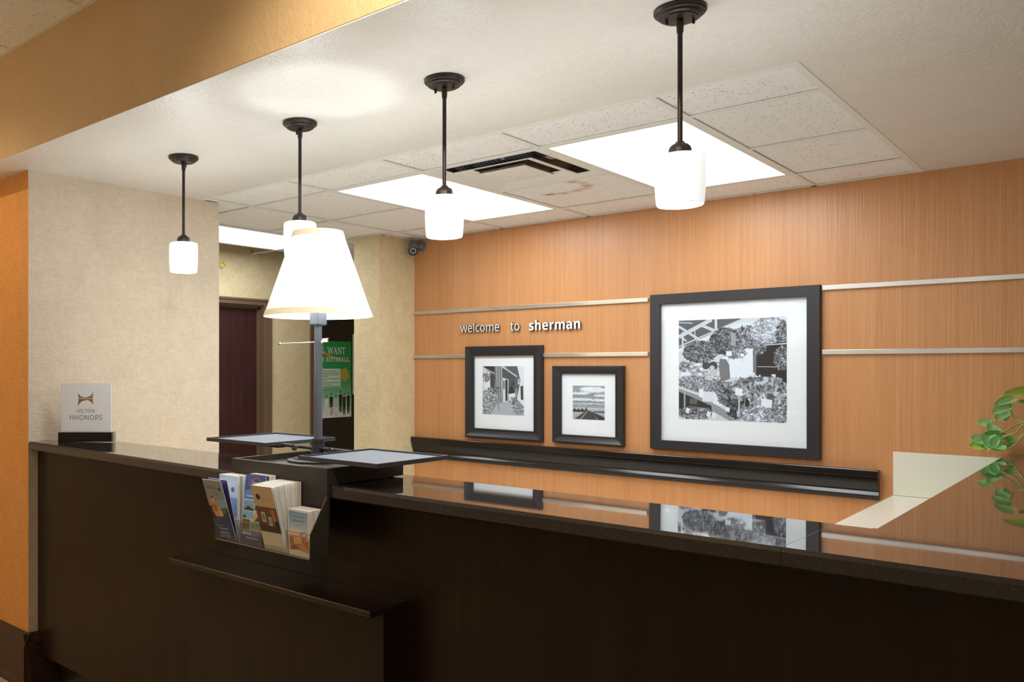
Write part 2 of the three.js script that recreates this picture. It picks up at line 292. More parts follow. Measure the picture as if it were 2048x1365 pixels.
{ // square cone diffuser in the cell between the two lights
  const x = GX0 + 1.5 * P, z = GZ1 - P / 2, v = thing('air_vent', 'white square ceiling air vent with stepped louvres and an open duct above', 'vent', [x, CEIL, z]);
  const ring = (a0, y0, a1, y1, t = 0.003) => {                             // sloping square frame from half-width a0 at y0 to a1 at y1
    const g = [];
    for (let k = 0; k < 4; k++) {
      const q = new THREE.BufferGeometry(), A = [[-a0, y0, a0], [a0, y0, a0], [a1, y1, a1], [-a1, y1, a1]], B = A.map(([X, Y, Z]) => [X, Y + t, Z]);
      const f = []; const quad = (a, b, c, d) => f.push(...a, ...b, ...c, ...a, ...c, ...d);
      quad(A[0], A[3], A[2], A[1]); quad(B[0], B[1], B[2], B[3]); quad(A[0], A[1], B[1], B[0]); quad(A[2], A[3], B[3], B[2]);
      q.setAttribute('position', new THREE.Float32BufferAttribute(f, 3)); q.setAttribute('uv', new THREE.Float32BufferAttribute(new Float32Array(f.length / 3 * 2), 2)); q.computeVertexNormals();
      g.push(q.rotateY(k * Math.PI / 2));
    }
    return flat(g);
  };
  obj('frame', [ring(0.298, 0.001, 0.280, 0.001), ring(0.280, 0.001, 0.245, 0.012)], whitePaint, v);
  obj('louvre', [ring(0.205, -0.004, 0.197, -0.004), ring(0.197, -0.004, 0.148, 0.012)], whitePaint, v);
  obj('louvre', [ring(0.122, -0.005, 0.0, -0.016), ring(0.122, -0.005, 0.110, 0.003)], whitePaint, v);
  obj('plenum', [bx(-0.29, 0.29, 0.21, 0.215, -0.29, 0.29), bx(-0.295, -0.29, 0.03, 0.21, -0.29, 0.29), bx(0.29, 0.295, 0.03, 0.21, -0.29, 0.29), bx(-0.29, 0.29, 0.03, 0.21, -0.295, -0.29), bx(-0.29, 0.29, 0.03, 0.21, 0.29, 0.295)], std({ color: new THREE.Color('#8a6a52'), roughness: 0.8 }), v);
  const ribs = []; for (let i = 0; i < 22; i++) ribs.push(new THREE.TorusGeometry(0.10, 0.006, 6, 28).rotateY(Math.PI / 2).translate(-0.24 + i * 0.0225, 0.13, 0.10));
  obj('duct', [cyl(0.10, 0.10, [-0.25, 0.13, 0.10], [0.25, 0.13, 0.10], 28), ...ribs], std({ color: new THREE.Color('#4c5058'), roughness: 0.45, metalness: 0.5 }), v);
  for (const g of [bx(0.06, 0.075, 0.012, 0.2, 0.212, 0.214), bx(-0.16, -0.04, 0.05, 0.052, 0.16, 0.24), bx(0.12, 0.235, 0.06, 0.062, -0.10, 0.0)]) obj('hanger_strap', g, std({ color: new THREE.Color('#c9ccd0'), roughness: 0.4, metalness: 0.4 }), v);
}

// pendants in a row over the counter
function makePendant() {
  const t = thing('pendant_light', '', 'pendant light', [0, CEIL, 0]);
  obj('canopy', [lathe([[0, -0.0005], [0.062, -0.0005], [0.063, -0.008], [0.060, -0.012], [0.053, -0.0135], [0.052, -0.019], [0.049, -0.0215], [0.044, -0.022], [0.043, -0.025], [0, -0.025]], 56)], bronze, t, true);
  for (const s of [-1, 1]) obj('screw', [cyl(0.0035, 0.0035, [s * 0.030, -0.025, s * 0.012], [s * 0.030, -0.034, s * 0.012], 10), sphere(0.0042, s * 0.030, -0.034, s * 0.012, 8)], bronze, t);
  obj('swivel', [sphere(0.0085, 0, -0.029, 0, 14), cyl(0.0095, 0.0080, [0, -0.034, 0], [0, -0.058, 0], 16)], bronze, t);
  obj('stem', cyl(0.0062, 0.0062, [0, -0.05, 0], [0, -0.35, 0], 14), bronze, t);
  obj('fitter', lathe([[0.0, -0.331], [0.010, -0.331], [0.013, -0.336], [0.020, -0.339], [0.0255, -0.345], [0.0275, -0.353], [0.0275, -0.366], [0, -0.366]], 36), bronze, t);
  obj('glass_shade', lathe([[0.0, -0.3655], [0.050, -0.3655], [0.0565, -0.368], [0.0590, -0.374], [0.0598, -0.40], [0.0604, -0.428], [0.0590, -0.460], [0.0566, -0.487], [0.0540, -0.490], [0.0534, -0.487], [0.0555, -0.46], [0.0565, -0.42], [0.055, -0.375], [0.04, -0.369], [0, -0.369]], 56), opalGlow, t);
  obj('bulb', [sphere(0.022, 0, -0.435, 0, 18), cyl(0.012, 0.014, [0, -0.369, 0], [0, -0.42, 0], 14)], bulbGlow, t);
  const l = new THREE.PointLight(new THREE.Color().setRGB(...L.pendantColor), L.pendant); l.position.set(0, -0.435, 0); l.shadow.radius = 2.6; l.castShadow = true; l.name = 'pendant_bulb'; t.add(l);
  return t;
}
{
  const first = makePendant();
  const spots = [[-2.994, 'small white glass pendant light in front of the beige wall, farthest left of the four'], [-2.264, 'white glass pendant light partly hidden behind the cone lampshade'], [-1.601, 'white glass pendant light in front of the ceiling panel left of the vent'], [-0.860, 'largest looking white glass pendant light, hanging nearest the camera on the right']];
  spots.forEach(([x, label], i) => {
    const p = i ? first.clone() : first;
    if (i) { p.name = numbered('pendant_light'); scene.add(p); }
    p.position.set(x, CEIL, -2.066); p.rotation.y = i * 0.5 - 0.5; p.userData = { label, category: 'pendant light', group: 'pendant lights over the counter' };
  });
}
// lobby: warm panel lights above and behind the camera, a wall washer on the soffit
for (const [x, z, k, label] of [[1.15, 0.255, 1, 'warm square lobby ceiling light to the right of the camera'], [-0.9, 1.475, 1, 'warm square lobby ceiling light behind the camera'], [-4.4, 2.085, 1, 'warm square lobby ceiling light far back in the lobby']]) {
  const t = thing('lobby_light', label, 'ceiling light', [x, LOBBY_CEIL - 0.004, z]);
  obj('frame', [bx(-0.30, -0.28, -0.01, 0.003, -0.30, 0.30), bx(0.28, 0.30, -0.01, 0.003, -0.30, 0.30), bx(-0.28, 0.28, -0.01, 0.003, -0.30, -0.28), bx(-0.28, 0.28, -0.01, 0.003, 0.28, 0.30)], whitePaint, t);
  obj('lens', bx(-0.28, 0.28, -0.006, 0.002, -0.28, 0.28), warmGlow, t);
  const l = new THREE.RectAreaLight(new THREE.Color().setRGB(...L.lobbyColor), L.lobby * k, 0.56, 0.56); l.position.y = -0.011; l.rotation.x = -Math.PI / 2; l.name = 'lobby_panel_light'; t.add(l);
}
{
  const t = thing('downlight', 'round recessed warm downlight close to the soffit, beyond the left edge', 'downlight', [-3.95, LOBBY_CEIL, -0.80]);
  obj('trim_ring', lathe([[0.055, 0.003], [0.055, -0.004], [0.075, -0.004], [0.078, 0.0], [0.078, 0.003]], 32), whitePaint, t);
  obj('bulb', sphere(0.03, 0, -0.012, 0, 16), warmGlow, t);
  const l = new THREE.SpotLight(new THREE.Color().setRGB(...L.downColor), L.down, 0, 1.35, 0.4); l.position.set(0, -0.03, 0); l.castShadow = true; l.shadow.radius = 1; l.name = 'downlight_bulb';
  l.target.position.set(0, -1, 0); l.target.name = 'aim'; t.add(l, l.target);
}
{
  const t = thing('floor_lamp', 'warm standing lobby lamp with a white glass bowl, beyond the left edge', 'lamp', [-4.6, 0, 0.35]);
  obj('base', lathe([[0, 0.0005], [0.15, 0.0005], [0.15, 0.012], [0.02, 0.03], [0, 0.03]], 40), bronze, t);
  obj('pole', cyl(0.012, 0.012, [0, 0.02, 0], [0, 1.62, 0], 18), bronze, t);
  obj('lamp_bowl', lathe([[0, 1.61], [0.05, 1.62], [0.13, 1.68], [0.17, 1.76], [0.165, 1.76], [0.125, 1.685], [0.05, 1.628], [0, 1.62]], 48), new THREE.MeshStandardMaterial({ color: 0xf4ead8, emissive: new THREE.Color(1, 0.8, 0.55), emissiveIntensity: 1.2, roughness: 0.4 }), t);
  obj('bulb', sphere(0.03, 0, 1.70, 0, 16), warmGlow, t);
  const l = new THREE.PointLight(new THREE.Color().setRGB(...L.floorLampColor), L.floorLamp); l.position.set(0, 1.70, 0); l.castShadow = true; l.shadow.radius = 2; l.name = 'floor_lamp_bulb'; t.add(l);
}
{
  const t = thing('spot_light', 'small adjustable warm ceiling spotlight aimed at the soffit', 'spotlight', [-0.75, LOBBY_CEIL, -0.75]);
  const dir = new THREE.Vector3(-0.55, -0.55, -0.81).normalize(), e = dir.clone().multiplyScalar(0.09).add(new THREE.Vector3(0, -0.06, 0));
  obj('mount', lathe([[0, 0], [0.045, 0], [0.045, -0.012], [0.012, -0.016], [0.010, -0.06], [0, -0.06]], 24), whitePaint, t);
  obj('barrel', cyl(0.04, 0.045, [0, -0.06, 0], e.toArray(), 28, true), whitePaint, t);
  obj('bulb', sphere(0.03, ...dir.clone().multiplyScalar(0.06).add(new THREE.Vector3(0, -0.06, 0)).toArray(), 16), warmGlow, t);
  const s = new THREE.SpotLight(new THREE.Color().setRGB(...L.washColor), L.wash, 0, 0.62, 0.5); s.position.copy(e); s.castShadow = true; s.shadow.radius = 1.5; s.name = 'spot_bulb';
  s.target.position.copy(e.clone().add(dir)); s.target.name = 'aim'; t.add(s, s.target);
}

// ---------------------------------------------------------------- reception desk and countertop
const YC = 1.113, ZF = -1.655, ZP = -1.763;
{
  const t = thing('reception_desk', 'long dark espresso wood reception desk with a plain panelled front', 'desk', [-1.8, 0, -1.9]);
  const G = (g) => local(t, g);
  obj('front_panel', G(bx(-3.698, 0.02, 0.144, YC - 0.039, ZP - 0.02, ZP, 0.002)), espresso, t);
  obj('toe_kick', G(bx(-3.666, 0.02, 0, 0.144, ZP - 0.10, ZP - 0.085)), blackWood, t);
  obj('back_panel', G(bx(-3.698, -0.40, 0, YC - 0.044, -1.985, -1.965)), espresso, t);
  obj('return_panel', [G(bx(-0.40, -0.38, 0, YC - 0.08, -4.52, -1.985)), G(bx(0.0, 0.02, 0, YC - 0.08, -4.52, -1.783))], espresso, t);
  const led = obj('package_ledge', G(bx(-2.415, -1.490, 0.788, 0.807, ZP, -1.606, 0.004)), espressoTop, t); led.userData.label = 'narrow ledge for bags';
  obj('ledge_support', G(bx(-2.38, -1.492, 0.10, 0.788, ZP, -1.662, 0.002)), espresso, t);
}
{
  const t = thing('granite_countertop', 'polished black speckled granite countertop along the desk and its return', 'countertop', [-1.8, YC, -1.9]);
  const b = 0.008, y0 = YC - 0.036, mid = [[0.004, y0], [0, y0 + 0.004]];
  const sec = (front, back, bevelBack) => [...(bevelBack ? [[back + b, YC], [back, YC - b], [back, y0]] : [[back, YC], [back, y0]]), [front - 0.003, y0], [front, y0 + 0.003], [front, YC - b], [front - b, YC]];
  const along = (x0, x1, back, bevelBack) => local(t, prism(sec(ZF, back, bevelBack), 'x', x0, x1));
  const FALL = 0.0125;                                                      // the stone falls slightly away from the lobby side
  const lay = (g, inwards = 0, skew = 0) => {
    const p = g.attributes.position, n = g.attributes.normal;
    for (let i = 0; i < p.count; i++) {
      n.setZ(i, n.getZ(i) - FALL * n.getY(i));
      const x = p.getX(i) + t.position.x, z = p.getZ(i) + t.position.z;
      p.setY(i, p.getY(i) - FALL * (ZF - z));
      if (inwards && z > -1.8) p.setZ(i, p.getZ(i) + inwards * (x + 1.9) / 1.798);
      if (skew && x < -0.3) p.setX(i, p.getX(i) + skew * (z + 2.0));
    }
    return g;
  };
  obj('slab', [lay(along(-3.698, -1.9, -2.035, true), 0.064), lay(along(-1.9, -0.5004, -2.02, true))], granite, t);
  obj('slab', [lay(along(-0.4996, -0.428, -2.015, true)), lay(along(-0.428, 0.05, -2.015, false)), lay(local(t, prism([[-0.428, y0], [-0.428, YC - b], [-0.428 + b, YC], [0.05, YC], [0.05, y0]].reverse(), 'z', -4.526, -2.015)), 0, 0.0125)], granite, t);
  obj('seam', lay(local(t, bx(-0.5004, -0.4996, y0 + 0.004, YC + 0.0001, -2.008, ZF - 0.010))), std({ color: new THREE.Color('#8c8a8a'), roughness: 0.5 }), t);
}
{ // white work counter against the back wall
  const t = thing('work_counter', 'white laminate work counter with a low splashback in the back corner', 'counter', [-0.64, 0, -3.6]);
  const G = (g) => local(t, g);
  obj('worktop', [G(bx(-0.877, -0.402, 0.824, 0.854, -4.528, -2.6)), G(bx(-3.69, -0.402, 0.824, 0.854, -2.6, -1.987))], whiteLaminate, t);
  obj('splashback', G(bx(-0.877, -0.475, 0.855, 1.056, -4.529, -4.51, 0.002)), whiteLaminate, t);
  obj('cabinet', G(bx(-0.85, -0.42, 0, 0.824, -4.52, -2.80)), whiteLaminate, t);
  obj('support_panel', G(bx(-2.2, -2.17, 0, 0.824, -2.58, -2.0)), whiteLaminate, t);
}

// ---------------------------------------------------------------- back wall: rails, letters, moulding, pictures
for (const [x0, x1, y, label] of [[-3.772, -2.063, 1.828, 'upper brushed metal rail left of the large picture, above the lettering'], [-1.178, 2.49, 1.836, 'upper brushed metal rail right of the large picture'], [-3.772, -2.063, 1.523, 'lower brushed metal rail passing behind the left picture'], [-1.178, 2.49, 1.522, 'lower brushed metal rail right of the large picture']])
  tag(obj('wall_rail', bx(x0, x1, y - 0.0115, y + 0.0115, ZB, ZB + 0.014, 0.002), brushed), label, 'rail', 'metal rails on the back wall');
{
  const prof = [[0, 0.965], [0.046, 0.965], [0.048, 0.962], [0.048, 0.935], [0.045, 0.932], [0.040, 0.932], [0.039, 0.915], [0.034, 0.895], [0.026, 0.877], [0.019, 0.866], [0.0195, 0.862], [0.0228, 0.8576], [0.0288, 0.8480], [0.0305, 0.844], [0.0300, 0.838], [0.027, 0.833], [0.022, 0.831], [0.018, 0.830], [0.016, 0.824], [0, 0.824]];
  tag(obj('wall_moulding', prism(prof, 'x', -3.768, -0.934).translate(0, 0, ZB), std({ color: new THREE.Color('#1f1a17'), roughness: 0.18 })), 'long dark wooden moulding running along the wall below the pictures', 'moulding');
}
const fontRegular = await new FontLoader().loadAsync('fonts/droid/droid_sans_regular.typeface.json');
const fontBold = await new FontLoader().loadAsync('fonts/droid/droid_sans_bold.typeface.json');
for (const [word, font, x0, x1, y] of [['welcome', fontRegular, -3.362, -3.050, 1.682], ['to', fontRegular, -2.970, -2.898, 1.682], ['sherman', fontBold, -2.836, -2.474, 1.679]]) {
  const h = font.data.resolution, adv = [...word].map((c) => font.data.glyphs[c].ha), total = adv.reduce((a, b) => a + b), size = (x1 - x0) / total * h;
  let x = x0;
  [...word].forEach((ch, i) => {
    const g = new THREE.ExtrudeGeometry(font.generateShapes(ch, size), { depth: 0.012, curveSegments: 5, bevelEnabled: true, bevelThickness: 0.001, bevelSize: 0.0006, bevelSegments: 1 });
    g.translate(x, y, ZB + 0.006); x += adv[i] / h * size;
    const before = word.slice(0, i).split(ch).length, ord = word.split(ch).length > 2 ? (before === 1 ? 'first ' : 'last ') : '';
    g.computeBoundingBox(); const c = g.boundingBox.getCenter(new THREE.Vector3()); c.z = ZB; c.y = y;
    g.translate(-c.x, -c.y, -c.z);
    const m = obj('sign_letter', g, [letterFace, letterSide], null, false); m.position.copy(c);
    tag(m, `${font === fontBold ? 'bold' : 'thin'} silver letter, ${ord}"${ch}" of the wall word "${word}"`, 'letter', 'raised letters on the back wall');
    const pin = obj('mounting_pin', cyl(0.002, 0.002, [0, 0.018, 0], [0, 0.018, 0.008], 8), letterSide, m);
    pin.visible = true;
  });
}

// black and white photographs, drawn as flat print
function leaves(c, r, x, y, w, h, n, lo, hi, s) { for (let i = 0; i < n; i++) { const g = lo + r() * (hi - lo); c.fillStyle = `rgb(${g * 0.95},${g * 0.99},${g * 1.05})`; c.beginPath(); const a = r() * 6.3, q = Math.sqrt(r()); c.ellipse(x + Math.cos(a) * q * w, y + Math.sin(a) * q * h, s * (0.6 + r()), s * (0.25 + r() * 0.3), r() * 6.3, 0, 7); c.fill(); } }
const gray = (g, a = 1) => `rgba(${g * 0.96},${g},${Math.min(255, g * 1.05)},${a})`;
const poly = (c, fill, ...p) => { c.fillStyle = fill; c.beginPath(); p.forEach(([x, y], i) => (i ? c.lineTo(x, y) : c.moveTo(x, y))); c.closePath(); c.fill(); };
const line = (c, col, w, ...p) => { c.strokeStyle = col; c.lineWidth = w; c.beginPath(); p.forEach(([x, y], i) => (i ? c.lineTo(x, y) : c.moveTo(x, y))); c.stroke(); };
const marketPrint = tex(canvas(1024, 1024, (c) => {
  const r = rng(201);
  c.fillStyle = gray(214); c.fillRect(0, 0, 1024, 1024);
  poly(c, gray(92), [0, 0], [620, 0], [380, 120], [0, 290]);                       // glasshouse roof
  for (const [x0, y0, x1, y1, w] of [[0, 170, 330, 0, 40], [0, 270, 640, 0, 14], [0, 60, 190, 190, 26], [240, 60, 370, 120, 30], [100, 130, 240, 220, 22], [0, 150, 80, 215, 18], [0, 20, 140, 30, 10]]) line(c, gray(205), w, [x0, y0], [x1, y1]);
  for (const [x, y0, y1, w] of [[40, 120, 640, 16], [372, 0, 640, 24], [165, 100, 200, 8]]) line(c, gray(215), w, [x, y0], [x, y1]);
  poly(c, gray(225), [0, 290], [560, 60], [1024, 0], [1024, 60], [560, 120], [0, 330]);
  leaves(c, r, 215, 330, 170, 110, 700, 20, 175, 14); leaves(c, r, 460, 230, 150, 140, 900, 14, 170, 14); leaves(c, r, 680, 210, 170, 130, 800, 40, 205, 15);
  leaves(c, r, 870, 130, 160, 130, 900, 130, 245, 17); leaves(c, r, 990, 200, 60, 160, 260, 30, 180, 14);
  poly(c, gray(160), [515, 150], [560, 140], [562, 270], [517, 275]);
  poly(c, gray(30), [750, 270], [1024, 240], [1024, 640], [740, 640]); line(c, gray(225), 9, [830, 270], [1024, 258]); line(c, gray(190), 7, [760, 480], [960, 484]); poly(c, gray(120), [720, 250], [755, 250], [750, 620], [725, 620]);
  leaves(c, r, 985, 400, 70, 110, 420, 30, 190, 13); leaves(c, r, 760, 300, 80, 60, 200, 50, 190, 13);
  poly(c, gray(238), [430, 330], [720, 300], [720, 590], [430, 590]); leaves(c, r, 560, 350, 100, 50, 260, 70, 215, 12);
  for (const [x, y, w, h] of [[462, 325, 62, 46], [605, 352, 36, 26], [510, 470, 110, 78], [700, 540, 40, 36], [890, 555, 36, 46]]) { c.fillStyle = gray(236); c.fillRect(x, y, w, h); line(c, gray(150), 3, [x + w / 2, y + h], [x + w / 2, y + h + 60]); }
  for (let i = 0; i < 120; i++) { c.fillStyle = gray(120 + r() * 125); c.fillRect(60 + r() * 320, 430 + r() * 150, 10 + r() * 46, 8 + r() * 30); }
  poly(c, gray(120), [410, 400], [470, 405], [500, 460], [510, 600], [420, 640], [400, 480]); c.fillStyle = gray(60); c.beginPath(); c.arc(435, 345, 36, 0, 7); c.fill(); poly(c, gray(210), [405, 352], [455, 360], [440, 395], [405, 390]);   // shopper with a cap
  poly(c, gray(200), [260, 590], [330, 530], [410, 540], [410, 650], [290, 650]); for (let i = 0; i < 90; i++) { c.fillStyle = gray(r() < 0.5 ? 70 : 250); c.fillRect(300 + r() * 100, 540 + r() * 100, 7, 7); }
  c.fillStyle = gray(66); c.beginPath(); c.arc(275, 470, 38, 0, 7); c.arc(345, 470, 42, 0, 7); c.fill(); c.fillStyle = gray(205); c.beginPath(); c.arc(335, 492, 24, 0, 7); c.fill();
  poly(c, gray(232), [20, 540], [120, 530], [120, 600], [20, 610]); leaves(c, r, 50, 480, 60, 50, 160, 50, 210, 10);
  leaves(c, r, 130, 660, 190, 80, 900, 60, 215, 13); leaves(c, r, 320, 690, 120, 60, 300, 70, 225, 13);
  poly(c, gray(150), [0, 690], [240, 790], [620, 1010], [500, 1024], [0, 740]); poly(c, gray(216), [0, 680], [250, 770], [250, 795], [0, 706]);
  poly(c, gray(40), [0, 740], [330, 880], [330, 960], [0, 990]); line(c, gray(170), 16, [60, 730], [60, 930]); poly(c, gray(96), [110, 810], [190, 815], [185, 870], [110, 865]); line(c, gray(120), 8, [90, 890], [300, 910]);
  leaves(c, r, 160, 965, 190, 60, 420, 60, 190, 11); for (const [x, y] of [[80, 900], [290, 930], [340, 940]]) poly(c, gray(236), [x, y], [x + 34, y + 18], [x + 20, y + 70], [x - 12, y + 50]);
  poly(c, gray(226), [235, 735], [350, 735], [345, 840], [240, 836]); poly(c, gray(236), [350, 740], [460, 750], [450, 880], [350, 860]); poly(c, gray(242), [205, 710], [250, 712], [246, 800], [208, 790]);
  leaves(c, r, 390, 670, 90, 60, 260, 60, 200, 14);
  poly(c, gray(22), [470, 640], [1024, 600], [1024, 900], [560, 960]);
  leaves(c, r, 510, 760, 120, 110, 600, 50, 190, 22); leaves(c, r, 780, 680, 250, 90, 800, 70, 230, 26); leaves(c, r, 860, 790, 170, 110, 500, 60, 225, 28); leaves(c, r, 560, 900, 90, 90, 300, 20, 130, 18);
  for (const [x0, y0, x1] of [[660, 700, 640], [700, 700, 700], [560, 700, 600]]) line(c, gray(150), 8, [x0, y0], [x1, 900]);
  leaves(c, r, 790, 950, 210, 80, 900, 90, 250, 17); leaves(c, r, 970, 940, 80, 80, 260, 60, 220, 18);
  for (const [x, y, w, h] of [[555, 690, 72, 86], [795, 790, 100, 92], [460, 880, 46, 60]]) { poly(c, gray(240), [x, y], [x + w, y + 14], [x + w - 4, y + h], [x + 4, y + h - 14]); }
  line(c, gray(205), 14, [598, 776], [590, 950]);
}));
const streetPrint = tex(canvas(512, 512, (c) => {
  const r = rng(202);
  c.fillStyle = gray(150); c.fillRect(0, 0, 512, 512);
  poly(c, gray(232), [380, 0], [512, 0], [512, 420], [420, 330]); poly(c, gray(96), [300, 0], [430, 0], [470, 150], [430, 330], [300, 300]);
  poly(c, gray(212), [0, 0], [60, 40], [60, 60], [100, 80], [100, 330], [0, 330]); poly(c, gray(44), [0, 0], [150, 0], [160, 70], [40, 20]); poly(c, gray(235), [20, 60], [90, 60], [90, 240], [20, 240]); leaves(c, r, 40, 120, 50, 50, 90, 20, 130, 8);
  poly(c, gray(70), [95, 70], [160, 90], [150, 250], [100, 240]); poly(c, gray(140), [150, 0], [250, 0], [250, 380], [170, 320]);
  for (let i = 0; i < 6; i++) line(c, gray(i % 2 ? 200 : 92), 7, [165 + i * 15, 0], [172 + i * 13, 340]);
  poly(c, gray(78), [250, 20], [400, 90], [400, 330], [250, 370]); for (let i = 0; i < 7; i++) line(c, gray(120), 3, [270 + i * 20, 40 + i * 8], [270 + i * 20, 330]);
  line(c, gray(222), 12, [240, 0], [430, 110]); poly(c, gray(224), [252, 120], [325, 140], [320, 370], [255, 380]); poly(c, gray(28), [262, 150], [275, 152], [275, 240], [262, 240]); poly(c, gray(46), [285, 140], [315, 145], [312, 360], [288, 370]);
  poly(c, gray(40), [375, 160], [395, 160], [395, 200], [375, 200]); poly(c, gray(190), [440, 130], [460, 130], [465, 190], [435, 190]); poly(c, gray(60), [470, 210], [500, 200], [505, 350], [475, 345]);
  leaves(c, r, 85, 330, 95, 95, 520, 40, 255, 10); leaves(c, r, 60, 430, 60, 60, 260, 60, 255, 9); leaves(c, r, 180, 250, 50, 30, 90, 40, 170, 8);
  poly(c, gray(186), [100, 512], [180, 400], [300, 372], [420, 380], [512, 430], [512, 512]); line(c, gray(60), 3, [190, 400], [210, 480]); line(c, gray(110), 4, [200, 300], [205, 470]);
  poly(c, gray(236), [325, 290], [400, 270], [420, 350], [380, 390], [330, 350]); c.fillStyle = gray(30); c.beginPath(); c.arc(360, 232, 20, 0, 7); c.fill(); poly(c, gray(50), [322, 250], [390, 240], [400, 280], [325, 292]); poly(c, gray(150), [405, 230], [430, 240], [435, 320], [410, 320]);
  for (let i = 0; i < 14; i++) line(c, gray(40 + r() * 60), 4, [350 + r() * 90, 310 + r() * 20], [340 + r() * 110, 400]);
  leaves(c, r, 440, 450, 75, 50, 340, 60, 230, 8);
}));
const roadPrint = tex(canvas(512, 512, (c) => {
  const r = rng(203);
  c.fillStyle = gray(150); c.fillRect(0, 0, 512, 512);
  for (let i = 0; i < 260; i++) { c.fillStyle = gray(138 + r() * 40, 0.25); c.beginPath(); c.ellipse(r() * 512, r() * 330, 30 + r() * 60, 8 + r() * 14, -0.2, 0, 7); c.fill(); }
  for (const [cx, cy, w, h, n] of [[330, 70, 190, 60, 150], [120, 120, 150, 34, 80], [460, 150, 120, 30, 60], [140, 215, 170, 30, 120], [400, 220, 170, 28, 120], [250, 275, 270, 16, 130], [90, 300, 160, 10, 60]])
    for (const [dy, g, al] of [[0.5, 128, 0.22], [0.15, 196, 0.3], [-0.25, 238, 0.42]]) for (let i = 0; i < n; i++) { const a = r() * 6.3, q = Math.sqrt(r()), s = h * (0.18 + r() * 0.3); c.fillStyle = gray(g + (r() - 0.5) * 24, al); c.beginPath(); c.ellipse(cx + Math.cos(a) * q * w, cy + dy * h + Math.sin(a) * q * h * 0.5, s * 1.5, s * 0.8, 0, 0, 7); c.fill(); }
  c.fillStyle = gray(200); c.fillRect(0, 330, 512, 22); c.fillStyle = gray(176); c.fillRect(0, 352, 512, 160);
  for (let i = 0; i < 400; i++) { c.fillStyle = gray(110 + r() * 120, 0.4); c.fillRect(r() * 512, 400 + r() * 110, 20 + r() * 40, 2); }
  for (let i = 0; i < 90; i++) { const x = r() < 0.55 ? r() * 230 : 330 + r() * 180, h = (x < 230 ? 20 + 55 * Math.abs(Math.sin(x * 0.05)) : 24) * (0.6 + r() * 0.5); poly(c, gray(18 + r() * 30), [x - 12, 400], [x, 400 - h], [x + 12, 400]); }
  poly(c, gray(58), [20, 512], [232, 372], [262, 372], [512, 470], [512, 512]); line(c, gray(235), 6, [128, 512], [238, 382]); line(c, gray(220), 5, [410, 512], [370, 470]); line(c, gray(140), 4, [258, 374], [512, 462]);
}));
function picture(label, x0, x1, y0, y1, wide, inner, print, printMap, profile, depthOff) {
  const t = thing('picture_frame', label, 'picture', [(x0 + x1) / 2, y0, ZB], 0), W = x1 - x0, H = y1 - y0, [ix0, ix1, iy0, iy1] = inner.map((v, i) => v - (i < 2 ? t.position.x : y0));
  const sides = [[[-W / 2, 0], [W / 2, 0], [ix1, iy0], [ix0, iy0]], [[W / 2, 0], [W / 2, H], [ix1, iy1], [ix1, iy0]], [[W / 2, H], [-W / 2, H], [ix0, iy1], [ix1, iy1]], [[-W / 2, H], [-W / 2, 0], [ix0, iy0], [ix0, iy1]]];
  for (const [A, B, C, D] of sides) {                                       // each stick is mitred: profile is [share of the width from outside, depth]
    const g = new THREE.BufferGeometry(), f = [], lerp = (p, q, s) => [p[0] + (q[0] - p[0]) * s, p[1] + (q[1] - p[1]) * s];
    const rows = profile.map(([s, d]) => [[...lerp(A, D, s), d], [...lerp(B, C, s), d]]);
    for (let i = 0; i < rows.length - 1; i++) { const [a, b] = rows[i], [d, e] = rows[i + 1]; f.push(...a, ...b, ...e, ...a, ...e, ...d); }
    const last = rows.length - 1; f.push(...rows[last][0], ...rows[last][1], ...rows[0][1], ...rows[last][0], ...rows[0][1], ...rows[0][0]);
    g.setAttribute('position', new THREE.Float32BufferAttribute(f, 3)); g.setAttribute('uv', new THREE.Float32BufferAttribute(new Float32Array(f.length / 3 * 2), 2)); g.computeVertexNormals();
    obj('frame_side', toCreasedNormals(g, 0.3), wide, t);
  }
  obj('mat_board', bx(ix0 - 0.004, ix1 + 0.004, iy0 - 0.004, iy1 + 0.004, 0.004, 0.008), matBoard, t);
  const [px0, px1, py0, py1] = print.map((v, i) => v - (i < 2 ? t.position.x : y0));
  obj('photo_print', new THREE.PlaneGeometry(px1 - px0, py1 - py0).translate((px0 + px1) / 2, (py0 + py1) / 2, 0.0085), std({ map: printMap, roughness: 0.6 }), t, false);
  obj('glass_pane', new THREE.PlaneGeometry(ix1 - ix0 + 0.004, iy1 - iy0 + 0.004).translate((ix0 + ix1) / 2, (iy0 + iy1) / 2, depthOff), glassPane, t, false);
}
const scoop = [[0, 0], [0, 0.028], [0.08, 0.033], [0.16, 0.033], [0.24, 0.030], [0.45, 0.024], [0.7, 0.019], [0.86, 0.018], [0.88, 0.021], [0.96, 0.021], [1, 0.018], [1, 0.004]];
const flatProfile = [[0, 0], [0, 0.026], [0.02, 0.028], [0.96, 0.028], [1, 0.026], [1, 0.004]];
picture('medium black framed street photograph at the left under the lettering', -3.317, -2.735, 0.990, 1.586, blackFrame, [-3.253, -2.800, 1.050, 1.522], [-3.189, -2.875, 1.144, 1.456], streetPrint, scoop, 0.0125);
picture('smallest black framed photograph, a road under clouds, between the other two pictures', -2.663, -2.203, 0.995, 1.457, blackFrame, [-2.607, -2.257, 1.044, 1.408], [-2.534, -2.328, 1.139, 1.339], roadPrint, scoop, 0.0125);
picture('largest black framed photograph, a plant market, in a wide flat frame', -2.045, -1.183, 0.996, 1.852, blackFrame, [-1.986, -1.243, 1.046, 1.796], [-1.889, -1.339, 1.167, 1.703], marketPrint, flatProfile, 0.0225);

